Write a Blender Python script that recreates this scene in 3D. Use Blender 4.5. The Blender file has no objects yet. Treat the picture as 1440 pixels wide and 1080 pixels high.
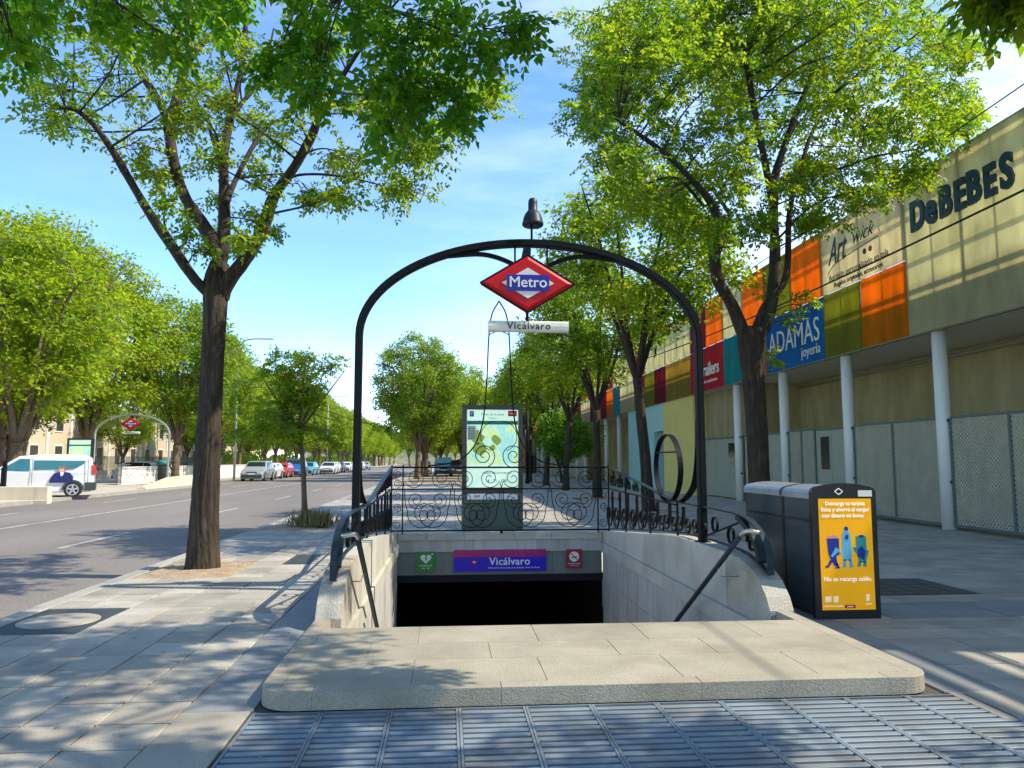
import bpy, bmesh, math, random
import numpy as np
from mathutils import Vector, Matrix
R = math.radians
scene = bpy.context.scene
COL = scene.collection
# ------------------------------------------------------------------ camera
H = 1.5
PITCH = math.atan(108 / 1067); YAW = math.atan(92 / math.hypot(1067, 108))
cam_d = bpy.data.cameras.new('camera'); cam = bpy.data.objects.new('camera', cam_d); COL.objects.link(cam)
cam_d.sensor_fit = 'HORIZONTAL'; cam_d.sensor_width = 36; cam_d.lens = 1067 / 1440 * 36
cam_d.clip_start = 0.05; cam_d.clip_end = 3000
cam.location = (0, 0, H); cam.rotation_euler = (R(90) + PITCH, 0, -YAW)
scene.camera = cam
# ------------------------------------------------------------------ light
SUN_EL = R(47); SUN_AZ = R(100)          # azimuth clockwise from +Y: sun to the right, a little behind the camera
world = bpy.data.worlds.new('World'); scene.world = world; world.use_nodes = True
nt = world.node_tree; nt.nodes.clear()
def wn(t, **k):
    n = nt.nodes.new(t)
    for a, b in k.items(): setattr(n, a, b)
    return n
out = wn('ShaderNodeOutputWorld'); bg = wn('ShaderNodeBackground')
sky = wn('ShaderNodeTexSky', sky_type='NISHITA', sun_disc=False, sun_elevation=SUN_EL, sun_rotation=SUN_AZ, air_density=0.8, dust_density=0.0, ozone_density=2.0)
hsv = wn('ShaderNodeHueSaturation'); hsv.inputs['Hue'].default_value = 0.503; hsv.inputs['Saturation'].default_value = 1.16; hsv.inputs['Value'].default_value = 0.98
gm = wn('ShaderNodeGamma'); gm.inputs['Gamma'].default_value = 0.62
tc = wn('ShaderNodeTexCoord'); mp = wn('ShaderNodeMapping'); mp.inputs['Scale'].default_value = (1.2, 1.2, 4.5)
mp.inputs['Rotation'].default_value = (0, R(12), R(20))
no = wn('ShaderNodeTexNoise'); no.inputs['Scale'].default_value = 1.7; no.inputs['Detail'].default_value = 7; no.inputs['Roughness'].default_value = 0.55
cr = wn('ShaderNodeValToRGB'); cr.color_ramp.elements[0].position = 0.45; cr.color_ramp.elements[1].position = 0.80
mx = wn('ShaderNodeMixRGB'); mx.inputs['Color2'].default_value = (5.6, 6.0, 6.5, 1)
sep = wn('ShaderNodeSeparateXYZ'); az = wn('ShaderNodeMapRange'); az.inputs['From Min'].default_value = -0.1; az.inputs['From Max'].default_value = 0.6
az.inputs['To Min'].default_value = 0.12; az.inputs['To Max'].default_value = 1.0
mu = wn('ShaderNodeMath', operation='MULTIPLY')
L = nt.links.new
L(tc.outputs['Generated'], mp.inputs['Vector']); L(mp.outputs[0], no.inputs['Vector']); L(no.outputs[0], cr.inputs[0])
L(tc.outputs['Generated'], sep.inputs[0]); L(sep.outputs['X'], az.inputs[0]); L(az.outputs[0], mu.inputs[0]); L(cr.outputs[0], mu.inputs[1])
L(sky.outputs[0], hsv.inputs['Color']); L(hsv.outputs[0], mx.inputs['Color1']); L(mu.outputs[0], mx.inputs['Fac'])
L(mx.outputs[0], bg.inputs['Color']); L(bg.outputs[0], out.inputs[0]); nt.nodes.remove(gm)
bg.inputs['Strength'].default_value = 0.148
sd = bpy.data.lights.new('sun', 'SUN'); sun = bpy.data.objects.new('sun', sd); COL.objects.link(sun)
sd.energy = 2.5; sd.angle = R(0.5); sd.color = (1.0, 0.92, 0.76)
tosun = Vector((math.sin(SUN_AZ) * math.cos(SUN_EL), math.cos(SUN_AZ) * math.cos(SUN_EL), math.sin(SUN_EL)))
sun.rotation_euler = tosun.to_track_quat('Z', 'Y').to_euler(); sun.location = (30, -10, 40)
vs = scene.view_settings; vs.view_transform = 'Standard'; vs.look = 'None'; vs.gamma = 1; vs.use_curve_mapping = False; vs.exposure = 1.45
scene.render.engine = 'CYCLES'
try:
    scene.cycles.max_bounces = 6; scene.cycles.transparent_max_bounces = 6
except Exception: pass
# ------------------------------------------------------------------ materials
def nodes(name):
    m = bpy.data.materials.new(name); m.use_nodes = True
    t = m.node_tree; b = t.nodes['Principled BSDF']
    return m, t, b
def mat(name, col, rough=0.7, metal=0.0, var=0.0, vscale=3.0, bump=0.0, bscale=40.0, spk=0.0, sscale=120.0, orand=0.0, stretch=(1, 1, 1), dirt=None, dscale=1.2, dlo=0.5, dhi=0.75, coat=0.0, emit=0.0, spec=None):
    m, t, b = nodes(name); Lk = t.links.new
    b.inputs['Roughness'].default_value = rough; b.inputs['Metallic'].default_value = metal
    if spec is not None: b.inputs['Specular IOR Level'].default_value = spec
    if coat: b.inputs['Coat Weight'].default_value = coat
    c = (*col, 1)
    tcn = t.nodes.new('ShaderNodeTexCoord'); mpn = t.nodes.new('ShaderNodeMapping'); mpn.inputs['Scale'].default_value = stretch
    geo = t.nodes.new('ShaderNodeNewGeometry')
    Lk(geo.outputs['Position'] if orand else tcn.outputs['Object'], mpn.inputs['Vector'])
    rgb = t.nodes.new('ShaderNodeRGB'); rgb.outputs[0].default_value = c; cur = rgb.outputs[0]
    def noise(scale, detail=4):
        n = t.nodes.new('ShaderNodeTexNoise'); n.inputs['Scale'].default_value = scale; n.inputs['Detail'].default_value = detail
        Lk(mpn.outputs[0], n.inputs['Vector']); return n.outputs[0]
    def bright(cur, fac, amount):
        mr = t.nodes.new('ShaderNodeMapRange'); mr.inputs['From Min'].default_value = 0.25; mr.inputs['From Max'].default_value = 0.75
        mr.inputs['To Min'].default_value = 1 - amount; mr.inputs['To Max'].default_value = 1 + amount
        Lk(fac, mr.inputs[0])
        v = t.nodes.new('ShaderNodeVectorMath'); v.operation = 'SCALE'; Lk(cur, v.inputs[0]); Lk(mr.outputs[0], v.inputs['Scale'])
        return v.outputs[0]
    if var: cur = bright(cur, noise(vscale, 6), var)
    if spk: cur = bright(cur, noise(sscale, 2), spk)
    if orand:
        oi = t.nodes.new('ShaderNodeObjectInfo'); mr = t.nodes.new('ShaderNodeMapRange'); mr.inputs['To Min'].default_value = 0.25; mr.inputs['To Max'].default_value = 0.75
        Lk(oi.outputs['Random'], mr.inputs[0]); cur = bright(cur, mr.outputs[0], orand)
        Lk(cur, b.inputs['Base Color'])
    if dirt:
        n = noise(dscale, 8); rp = t.nodes.new('ShaderNodeValToRGB'); rp.color_ramp.elements[0].position = dlo; rp.color_ramp.elements[1].position = dhi
        Lk(n, rp.inputs[0]); mxn = t.nodes.new('ShaderNodeMixRGB'); mxn.inputs['Color2'].default_value = (*dirt, 1)
        Lk(cur, mxn.inputs['Color1']); Lk(rp.outputs[0], mxn.inputs['Fac']); cur = mxn.outputs[0]
    Lk(cur, b.inputs['Base Color'])
    if bump:
        bn = t.nodes.new('ShaderNodeBump'); bn.inputs['Strength'].default_value = bump; bn.inputs['Distance'].default_value = 0.02
        Lk(noise(bscale, 5), bn.inputs['Height']); Lk(bn.outputs[0], b.inputs['Normal'])
    if emit:
        Lk(cur, b.inputs['Emission Color']); b.inputs['Emission Strength'].default_value = emit
    return m
def leaf_mat(name, c1, c2, tr1, tr2, tfac=0.5):
    m = bpy.data.materials.new(name); m.use_nodes = True; t = m.node_tree; t.nodes.clear(); Lk = t.links.new
    o = t.nodes.new('ShaderNodeOutputMaterial'); g = t.nodes.new('ShaderNodeNewGeometry')
    def ramp(a, b):
        x = t.nodes.new('ShaderNodeMixRGB'); x.inputs['Color1'].default_value = (*a, 1); x.inputs['Color2'].default_value = (*b, 1)
        nz = t.nodes.new('ShaderNodeTexNoise'); nz.inputs['Scale'].default_value = 0.9; nz.inputs['Detail'].default_value = 2; Lk(g.outputs['Position'], nz.inputs['Vector'])
        mr = t.nodes.new('ShaderNodeMapRange'); mr.inputs['From Min'].default_value = .3; mr.inputs['From Max'].default_value = .7; mr.inputs['To Min'].default_value = -.25; mr.inputs['To Max'].default_value = .35; Lk(nz.outputs[0], mr.inputs[0])
        ad = t.nodes.new('ShaderNodeMath'); ad.operation = 'ADD'; ad.use_clamp = True; Lk(mr.outputs[0], ad.inputs[0]); Lk(g.outputs['Random Per Island'], ad.inputs[1])
        Lk(ad.outputs[0], x.inputs['Fac']); return x.outputs[0]
    p = t.nodes.new('ShaderNodeBsdfPrincipled'); p.inputs['Roughness'].default_value = 0.45; p.inputs['Specular IOR Level'].default_value = 0.35
    tr = t.nodes.new('ShaderNodeBsdfTranslucent'); ms = t.nodes.new('ShaderNodeMixShader'); ms.inputs[0].default_value = tfac
    Lk(ramp(c1, c2), p.inputs['Base Color']); Lk(ramp(tr1, tr2), tr.inputs['Color'])
    Lk(p.outputs[0], ms.inputs[1]); Lk(tr.outputs[0], ms.inputs[2]); Lk(ms.outputs[0], o.inputs[0])
    return m
def trans_panel(name, col, tfac=0.45):
    m = bpy.data.materials.new(name); m.use_nodes = True; t = m.node_tree; Lk = t.links.new
    p = t.nodes['Principled BSDF']; o = t.nodes['Material Output']; p.inputs['Roughness'].default_value = 0.7; p.inputs['Specular IOR Level'].default_value = 0.15
    tcn = t.nodes.new('ShaderNodeTexCoord'); mpn = t.nodes.new('ShaderNodeMapping'); mpn.inputs['Scale'].default_value = (1, 1, 0.35)
    n = t.nodes.new('ShaderNodeTexNoise'); n.inputs['Scale'].default_value = 2.2; n.inputs['Detail'].default_value = 8
    Lk(tcn.outputs['Object'], mpn.inputs[0]); Lk(mpn.outputs[0], n.inputs['Vector'])
    mr = t.nodes.new('ShaderNodeMapRange'); mr.inputs['From Min'].default_value = 0.3; mr.inputs['From Max'].default_value = 0.7; mr.inputs['To Min'].default_value = 0.78; mr.inputs['To Max'].default_value = 1.1
    Lk(n.outputs[0], mr.inputs[0]); v = t.nodes.new('ShaderNodeVectorMath'); v.operation = 'SCALE'; v.inputs[0].default_value = col; Lk(mr.outputs[0], v.inputs['Scale'])
    Lk(v.outputs[0], p.inputs['Base Color'])
    tr = t.nodes.new('ShaderNodeBsdfTranslucent'); Lk(v.outputs[0], tr.inputs['Color'])
    ms = t.nodes.new('ShaderNodeMixShader'); ms.inputs[0].default_value = tfac
    Lk(p.outputs[0], ms.inputs[1]); Lk(tr.outputs[0], ms.inputs[2]); Lk(ms.outputs[0], o.inputs[0])
    return m
M = {}
M['tile'] = mat('granite_tile', (0.38, 0.34, 0.275), 0.75, var=0.20, vscale=1.7, spk=0.24, sscale=110, orand=0.17, bump=0.35, bscale=130, dirt=(0.20, 0.175, 0.14), dscale=1.4, dlo=0.50, dhi=0.80)
M['tile_stuff'] = mat('granite_tile_far', (0.38, 0.34, 0.275), 0.75, var=0.24, vscale=1.7, spk=0.22, sscale=110, bump=0.3, bscale=130, dirt=(0.20, 0.175, 0.14), dscale=1.4, dlo=0.50, dhi=0.80)
M['tile_dark'] = mat('dark_granite_tile', (0.22, 0.225, 0.22), 0.7, var=0.15, vscale=1.5, spk=0.14, sscale=140, orand=0.10, bump=0.2, bscale=140)
M['joint'] = mat('joint_grit', (0.07, 0.063, 0.052), 0.95, var=0.3, vscale=6, bump=0.4, bscale=80)
M['kerb'] = mat('kerb_granite', (0.34, 0.315, 0.27), 0.75, var=0.15, vscale=2, spk=0.2, sscale=110, orand=0.1, bump=0.25, bscale=90)
M['asphalt'] = mat('asphalt', (0.19, 0.165, 0.14), 0.9, var=0.22, vscale=0.35, spk=0.28, sscale=60, bump=0.5, bscale=90, stretch=(1, 0.25, 1), dirt=(0.235, 0.21, 0.18), dscale=0.25)
M['line'] = mat('road_paint', (0.44, 0.42, 0.37), 0.7, var=0.15, vscale=3, dirt=(0.22, 0.2, 0.19), dscale=2.5, dlo=0.5, dhi=0.7)
M['far_ground'] = mat('pale_paving_far', (0.46, 0.41, 0.33), 0.9, var=0.12, vscale=0.6, bump=0.2, bscale=10)
M['soil'] = mat('sandy_soil', (0.36, 0.26, 0.16), 0.95, var=0.35, vscale=7, spk=0.3, sscale=60, bump=0.9, bscale=22)
M['stone'] = mat('pale_granite', (0.50, 0.47, 0.395), 0.72, var=0.10, vscale=2.2, spk=0.16, sscale=130, orand=0.07, bump=0.22, bscale=120, dirt=(0.36, 0.32, 0.24), dscale=1.6, dlo=0.52, dhi=0.82)
M['stone_rough'] = mat('hammered_granite', (0.47, 0.43, 0.35), 0.85, var=0.12, vscale=2.5, spk=0.28, sscale=90, orand=0.07, bump=0.7, bscale=80, dirt=(0.27, 0.22, 0.14), dscale=1.3, dlo=0.50, dhi=0.74)
M['platform'] = mat('platform_granite', (0.355, 0.315, 0.235), 0.8, var=0.14, vscale=2.5, spk=0.22, sscale=85, orand=0.05, bump=0.35, bscale=95, dirt=(0.25, 0.215, 0.15), dscale=1.9, dlo=0.47, dhi=0.78)
M['stone_wall'] = mat('wall_granite_streaked', (0.46, 0.45, 0.42), 0.65, var=0.12, vscale=2, spk=0.14, sscale=120, orand=0.08, bump=0.15, bscale=100, stretch=(3, 3, 0.6), dirt=(0.30, 0.27, 0.21), dscale=1.5, dlo=0.5, dhi=0.78)
M['band'] = mat('grey_green_panel', (0.16, 0.185, 0.16), 0.5, var=0.12, vscale=3)
M['black'] = mat('black_iron', (0.006, 0.0075, 0.008), 0.55, var=0.3, vscale=9, spec=0.18)
M['iron_blue'] = mat('dark_blue_grey_iron', (0.014, 0.025, 0.031), 0.48, var=0.3, vscale=7, bump=0.05, bscale=60, spec=0.35)
M['dark'] = mat('dark_interior', (0.012, 0.012, 0.013), 0.9, var=0.2)  # near-black puts the darkness of the unlit tunnel into the colour
M['step'] = mat('stair_granite', (0.30, 0.29, 0.27), 0.8, var=0.15, spk=0.2)
M['red'] = mat('sign_red', (0.62, 0.006, 0.010), 0.4, var=0.04, vscale=4, spec=0.3)
M['white'] = mat('sign_white', (0.82, 0.81, 0.76), 0.35, var=0.03)
M['blue'] = mat('sign_blue', (0.012, 0.008, 0.33), 0.3, var=0.04)
M['station_blue'] = mat('station_blue', (0.03, 0.012, 0.50), 0.3, var=0.04)
M['magenta'] = mat('station_magenta', (0.38, 0.015, 0.14), 0.3, var=0.04)
M['plate'] = mat('plate_cream', (0.84, 0.82, 0.70), 0.35, var=0.05, dirt=(0.5, 0.5, 0.42), dscale=2, dlo=.5, dhi=.8)
M['green'] = mat('sign_green', (0.012, 0.23, 0.03), 0.35, var=0.04)
M['maroon'] = mat('sign_maroon', (0.30, 0.02, 0.03), 0.35, var=0.04)
M['text_black'] = mat('lettering_black', (0.015, 0.015, 0.017), 0.5, var=0.1)
M['steel'] = mat('brushed_steel', (0.55, 0.53, 0.47), 0.3, metal=0.9, var=0.1, vscale=20)
M['grate'] = mat('grating_steel', (0.20, 0.24, 0.265), 0.6, metal=0.1, var=0.25, vscale=3, orand=0.06, dirt=(0.16, 0.14, 0.11), dscale=2.0, dlo=.5, dhi=.8)
M['grate_pit'] = mat('grate_pit_dark', (0.02, 0.022, 0.024), 0.9, var=0.2)
M['bark'] = mat('bark_brown', (0.038, 0.026, 0.015), 0.95, var=0.5, vscale=6, bump=1.0, bscale=12, stretch=(3.2, 3.2, 0.75), spk=0.45, sscale=26, dirt=(0.075, 0.058, 0.036), dscale=3.5, dlo=.5, dhi=.72)
M['bark_warm'] = mat('bark_warm', (0.14, 0.098, 0.06), 0.95, var=0.45, vscale=5, bump=1.0, bscale=9, stretch=(3.5, 3.5, 0.5), spk=0.3, sscale=30)
M['leaf_near'] = leaf_mat('leaf_fresh', (0.055, 0.14, 0.010), (0.15, 0.22, 0.012), (0.14, 0.38, 0.010), (0.56, 0.64, 0.015), 0.55)
M['leaf_dark'] = leaf_mat('leaf_deep', (0.03, 0.11, 0.008), (0.08, 0.18, 0.010), (0.07, 0.32, 0.006), (0.34, 0.60, 0.008), 0.58)  # near boughs' underside shade is put into this green; small tree's own colour
M['leaf_far'] = leaf_mat('leaf_yellow_green', (0.12, 0.22, 0.008), (0.28, 0.35, 0.010), (0.30, 0.55, 0.010), (0.66, 0.74, 0.015), 0.5)
M['leaf_mid'] = leaf_mat('leaf_mid_green', (0.07, 0.16, 0.008), (0.18, 0.26, 0.010), (0.18, 0.42, 0.008), (0.55, 0.64, 0.012), 0.5)
M['grass'] = leaf_mat('dry_grass', (0.22, 0.20, 0.08), (0.38, 0.32, 0.14), (0.3, 0.3, 0.1), (0.45, 0.4, 0.15), 0.35)
M['col_white'] = mat('column_white_paint', (0.80, 0.78, 0.70), 0.45, var=0.06, vscale=2, stretch=(2, 2, .5), dirt=(0.5, 0.5, 0.42), dscale=1.2, dlo=.55, dhi=.85)
M['beige'] = mat('rendered_beige_wall', (0.90, 0.84, 0.60), 0.85, var=0.08, vscale=0.8, bump=0.15, bscale=60, stretch=(1, 1, .4))
M['soffit'] = mat('soffit_grey', (0.70, 0.66, 0.52), 0.8, var=0.06)
M['roof'] = mat('roof_grey', (0.45, 0.45, 0.42), 0.85, var=0.1)
M['door_green'] = mat('grey_green_metal', (0.34, 0.35, 0.26), 0.5, var=0.08)
M['glass_dark'] = mat('dark_glass', (0.015, 0.03, 0.028), 0.12, var=0.1, spec=0.7)
M['mesh'] = mat('galvanised_mesh', (0.62, 0.60, 0.48), 0.5, metal=0.3, var=0.15)
M['mesh_frame'] = mat('mesh_frame_green', (0.10, 0.145, 0.125), 0.5, var=0.1)
M['yellow_wall'] = mat('yellow_render', (0.78, 0.64, 0.20), 0.8, var=0.05, vscale=0.8)
M['blue_wall'] = mat('pale_blue_render', (0.42, 0.70, 0.68), 0.8, var=0.05, vscale=0.8)
M['brick'] = mat('orange_brick', (0.42, 0.13, 0.05), 0.85, var=0.15, vscale=2)
M['frame_steel'] = mat('frame_steel_dark', (0.28, 0.26, 0.18), 0.6, var=0.1)
PC = dict(beige=(0.70, 0.66, 0.42), cream=(0.76, 0.68, 0.45), orange=(0.85, 0.31, 0.008), olive=(0.36, 0.35, 0.035), adamas=(0.008, 0.14, 0.42),
          teal=(0.01, 0.26, 0.25), redp=(0.55, 0.012, 0.02), mustard=(0.50, 0.36, 0.07), maroonp=(0.30, 0.03, 0.06))
for k, c in PC.items(): M[k] = trans_panel(k + '_panel', c, 0.20 if k in ('adamas', 'redp', 'teal') else 0.62)
M['debebes'] = mat('lettering_dark_teal', (0.015, 0.055, 0.075), 0.5, var=0.1)
M['cable'] = mat('black_cable', (0.01, 0.01, 0.01), 0.6, var=0.1)
M['lamp_grey'] = mat('lamp_post_grey', (0.42, 0.44, 0.42), 0.45, metal=0.3, var=0.08)
M['car_white'] = mat('car_paint_white', (0.72, 0.73, 0.74), 0.25, coat=0.7, var=0.03)
M['car_blue'] = mat('car_paint_blue', (0.02, 0.12, 0.34), 0.25, coat=0.7, var=0.03)
M['car_silver'] = mat('car_paint_silver', (0.42, 0.44, 0.46), 0.28, metal=0.3, coat=0.7, var=0.03)
M['car_red'] = mat('car_paint_red', (0.5, 0.02, 0.02), 0.25, coat=0.7, var=0.03)
M['car_dark'] = mat('car_paint_dark', (0.03, 0.035, 0.045), 0.25, coat=0.7, var=0.03)
M['car_lightblue'] = mat('car_paint_light_blue', (0.10, 0.35, 0.50), 0.3, coat=0.7, var=0.03)
M['tyre'] = mat('tyre_rubber', (0.02, 0.02, 0.02), 0.85, var=0.1)
M['rim'] = mat('alloy_rim', (0.55, 0.55, 0.55), 0.35, metal=0.6, var=0.05)
M['trim'] = mat('dark_plastic', (0.045, 0.055, 0.05), 0.6, var=0.1)
M['glass_teal'] = mat('tinted_teal_glass', (0.02, 0.14, 0.16), 0.12, var=0.2, vscale=2, spec=0.7)
M['lamp_red'] = mat('tail_lamp_red', (0.6, 0.02, 0.02), 0.2, coat=0.5, var=0.03)
M['lamp_clear'] = mat('head_lamp_clear', (0.7, 0.7, 0.7), 0.15, coat=0.5, var=0.03)
M['skin'] = mat('printed_face', (0.70, 0.42, 0.30), 0.5, var=0.03)
M['navy'] = mat('printed_navy', (0.01, 0.015, 0.12), 0.5, var=0.05)
M['cream_wall'] = mat('cream_render', (0.56, 0.46, 0.32), 0.85, var=0.08, vscale=0.5)
M['shutter'] = mat('window_dark', (0.05, 0.05, 0.045), 0.3, var=0.2)
M['wall_cream2'] = mat('low_wall_render', (0.66, 0.55, 0.40), 0.85, var=0.1, vscale=1.5, stretch=(2, 2, .5), dirt=(.42, .33, .22), dscale=1.2, dlo=.55, dhi=.85)
M['white_wall'] = mat('white_render', (0.74, 0.70, 0.62), 0.8, var=0.05)
M['bin_blue'] = mat('bin_satin_blue_black', (0.05, 0.075, 0.09), 0.25, metal=0.35, var=0.12, vscale=3, spec=0.6)
M['bin_top'] = mat('bin_lid_steel', (0.42, 0.47, 0.50), 0.3, metal=0.55, var=0.15, vscale=4)
M['bin_black'] = mat('bin_black_frame', (0.008, 0.009, 0.011), 0.3, var=0.1, spec=0.6)
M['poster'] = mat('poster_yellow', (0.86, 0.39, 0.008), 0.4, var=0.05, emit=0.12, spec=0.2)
M['p_navy'] = mat('poster_navy', (0.012, 0.03, 0.30), 0.5, var=0.02)
M['p_sky'] = mat('poster_sky_blue', (0.12, 0.50, 0.72), 0.5, var=0.02)
M['p_teal'] = mat('poster_teal', (0.02, 0.36, 0.32), 0.5, var=0.02)
M['p_pink'] = mat('poster_pink', (0.8, 0.3, 0.35), 0.5, var=0.02)
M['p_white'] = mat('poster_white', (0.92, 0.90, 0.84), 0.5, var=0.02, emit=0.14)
M['totem_green'] = mat('totem_base_green', (0.075, 0.105, 0.075), 0.45, var=0.08)
M['map_green'] = mat('map_header_green', (0.01, 0.22, 0.13), 0.4, var=0.03)
M['map_pale'] = mat('map_header_pale', (0.60, 0.80, 0.64), 0.3, var=0.03, emit=0.25)  # emission added to brighten the pale print
M['map_blue'] = mat('map_badge_blue', (0.01, 0.09, 0.35), 0.4, var=0.03)
M['map_street'] = mat('map_street_line', (0.45, 0.62, 0.5), 0.4, var=0.03)
M['map_panel'] = mat('map_panel_grey', (0.55, 0.55, 0.45), 0.4, var=0.03)
M['map_yellow'] = mat('map_park_yellow', (0.62, 0.72, 0.10), 0.4, var=0.05)
M['canopy_teal'] = mat('bin_teal', (0.02, 0.20, 0.17), 0.5, var=0.1)
def map_mat():
    m, t, b = nodes('street_map_print'); Lk = t.links.new
    tcn = t.nodes.new('ShaderNodeTexCoord')
    n = t.nodes.new('ShaderNodeTexNoise'); n.inputs['Scale'].default_value = 2.3; n.inputs['Detail'].default_value = 1.5
    rp = t.nodes.new('ShaderNodeValToRGB'); rp.color_ramp.interpolation = 'CONSTANT'
    e = rp.color_ramp.elements; e[0].color = (0.30, 0.66, 0.58, 1); e[1].position = 0.47; e[1].color = (0.45, 0.74, 0.50, 1)
    for p, c in ((0.53, (0.55, 0.74, 0.22, 1)), (0.59, (0.60, 0.72, 0.48, 1)), (0.66, (0.62, 0.55, 0.45, 1))):
        x = e.new(p); x.color = c
    v = t.nodes.new('ShaderNodeTexVoronoi'); v.feature = 'DISTANCE_TO_EDGE'; v.inputs['Scale'].default_value = 11
    r2 = t.nodes.new('ShaderNodeValToRGB'); r2.color_ramp.elements[0].position = 0.01; r2.color_ramp.elements[1].position = 0.05
    mxn = t.nodes.new('ShaderNodeMixRGB'); mxn.inputs['Color1'].default_value = (0.62, 0.80, 0.66, 1)
    Lk(tcn.outputs['Object'], n.inputs['Vector']); Lk(tcn.outputs['Object'], v.inputs['Vector']); Lk(n.outputs[0], rp.inputs[0])
    Lk(v.outputs[0], r2.inputs[0]); Lk(r2.outputs[0], mxn.inputs['Fac']); Lk(rp.outputs[0], mxn.inputs['Color2'])
    Lk(mxn.outputs[0], b.inputs['Base Color']); Lk(mxn.outputs[0], b.inputs['Emission Color']); b.inputs['Emission Strength'].default_value = 0.25  # slight emission added so the map print looks brighter
    b.inputs['Roughness'].default_value = 0.2
    return m
M['map'] = map_mat()
# ------------------------------------------------------------------ mesh helpers
ORD = 'first second third fourth fifth sixth seventh eighth ninth tenth eleventh twelfth thirteenth fourteenth fifteenth sixteenth seventeenth eighteenth nineteenth twentieth'.split() + ['twenty-' + q for q in 'first second third fourth fifth sixth seventh eighth ninth'.split()] + ['thirtieth']
def tag(o, label=None, cat=None, group=None, kind=None):
    if label: o['label'] = label
    if cat: o['category'] = cat
    if group: o['group'] = group
    if kind: o['kind'] = kind
    return o
def thing(name, label, cat, loc=(0, 0, 0), rz=0, group=None):
    o = bpy.data.objects.new(name, None); COL.objects.link(o); o.location = loc; o.rotation_euler = (0, 0, rz); o.empty_display_size = 0.1
    return tag(o, label, cat, group)
def link(name, me, parent=None, loc=None):
    o = bpy.data.objects.new(name, me); COL.objects.link(o)
    if parent is not None: o.parent = parent
    if loc is not None: o.location = loc
    return o
KIDS = {}
def copy_tree(o, parent=None):
    c = o.copy(); COL.objects.link(c)
    if parent is not None: c.parent = parent
    for ch in [x for x in COL.objects if x.parent == o]: copy_tree(ch, c)
    return c
def wloc(o):
    v = Vector((0, 0, 0))
    while o is not None: v += Vector(o.location); o = o.parent
    return v
class MB:
    def __init__(s): s.v = []; s.f = []; s.sm = []
    def add(s, vs, fs, smooth=False):
        b = len(s.v); s.v += [tuple(v) for v in vs]
        for f in fs: s.f.append(tuple(i + b for i in f)); s.sm.append(smooth)
        return s
    def box(s, a, b):
        (x0, y0, z0), (x1, y1, z1) = a, b
        return s.add([(x0, y0, z0), (x1, y0, z0), (x1, y1, z0), (x0, y1, z0), (x0, y0, z1), (x1, y0, z1), (x1, y1, z1), (x0, y1, z1)],
                     [(0, 3, 2, 1), (4, 5, 6, 7), (0, 1, 5, 4), (1, 2, 6, 5), (2, 3, 7, 6), (3, 0, 4, 7)])
    def bbox(s, a, b, r=0.01):      # box with chamfered top edges
        (x0, y0, z0), (x1, y1, z1) = a, b
        vs = [(x0, y0, z0), (x1, y0, z0), (x1, y1, z0), (x0, y1, z0), (x0, y0, z1 - r), (x1, y0, z1 - r), (x1, y1, z1 - r), (x0, y1, z1 - r),
              (x0 + r, y0 + r, z1), (x1 - r, y0 + r, z1), (x1 - r, y1 - r, z1), (x0 + r, y1 - r, z1)]
        fs = [(0, 3, 2, 1), (8, 9, 10, 11)]
        for i in range(4):
            j = (i + 1) % 4; fs += [(i, j, j + 4, i + 4), (i + 4, j + 4, j + 8, i + 8)]
        return s.add(vs, fs)
    def prism(s, poly, ax, a, b):   # polygon (list of 2D) extruded along axis ax from a to b
        def P3(p, t):
            if ax == 'x': return (t, p[0], p[1])
            if ax == 'y': return (p[0], t, p[1])
            return (p[0], p[1], t)
        n = len(poly)
        return s.add([P3(p, a) for p in poly] + [P3(p, b) for p in poly],
                     [tuple(range(n))[::-1], tuple(range(n, 2 * n))] + [(i, (i + 1) % n, (i + 1) % n + n, i + n) for i in range(n)])
    def tube(s, pts, rad, sides=8, cap=True, wob=None):
        pts = [Vector(p) for p in pts]; n = len(pts)
        if not hasattr(rad, '__len__'): rad = [rad] * n
        t0 = (pts[1] - pts[0]).normalized(); up = Vector((0, 0, 1)) if abs(t0.z) < 0.9 else Vector((1, 0, 0))
        nrm = t0.cross(up).normalized(); vs = []
        for i, p in enumerate(pts):
            t = (pts[min(i + 1, n - 1)] - pts[max(i - 1, 0)])
            if t.length < 1e-9: t = t0
            t.normalize(); nrm = (nrm - t * nrm.dot(t)).normalized(); bn = t.cross(nrm)
            for k in range(sides):
                a = 2 * math.pi * k / sides; r = rad[i]
                if wob: r *= wob(i, k, a)
                vs.append(p + (nrm * math.cos(a) + bn * math.sin(a)) * r)
        fs = [(i * sides + k, i * sides + (k + 1) % sides, (i + 1) * sides + (k + 1) % sides, (i + 1) * sides + k) for i in range(n - 1) for k in range(sides)]
        s.add(vs, fs, sides > 5)
        if cap: 
            b = len(s.v) - len(vs)
            s.f.append(tuple(b + k for k in range(sides))[::-1]); s.sm.append(False)
            s.f.append(tuple(b + (n - 1) * sides + k for k in range(sides))); s.sm.append(False)
        return s
    def bar(s, pts, w, hw, ht):     # flat bar: w = direction of its width
        pts = [Vector(p) for p in pts]; w = Vector(w).normalized(); n = len(pts); vs = []
        for i, p in enumerate(pts):
            t = (pts[min(i + 1, n - 1)] - pts[max(i - 1, 0)]).normalized(); m = t.cross(w).normalized()
            a = hw[i] if hasattr(hw, '__len__') else hw
            vs += [p + w * a + m * ht, p - w * a + m * ht, p - w * a - m * ht, p + w * a - m * ht]
        fs = [(i * 4 + k, i * 4 + (k + 1) % 4, (i + 1) * 4 + (k + 1) % 4, (i + 1) * 4 + k) for i in range(n - 1) for k in range(4)]
        fs += [(3, 2, 1, 0), tuple((n - 1) * 4 + k for k in range(4))]
        return s.add(vs, fs)
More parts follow.
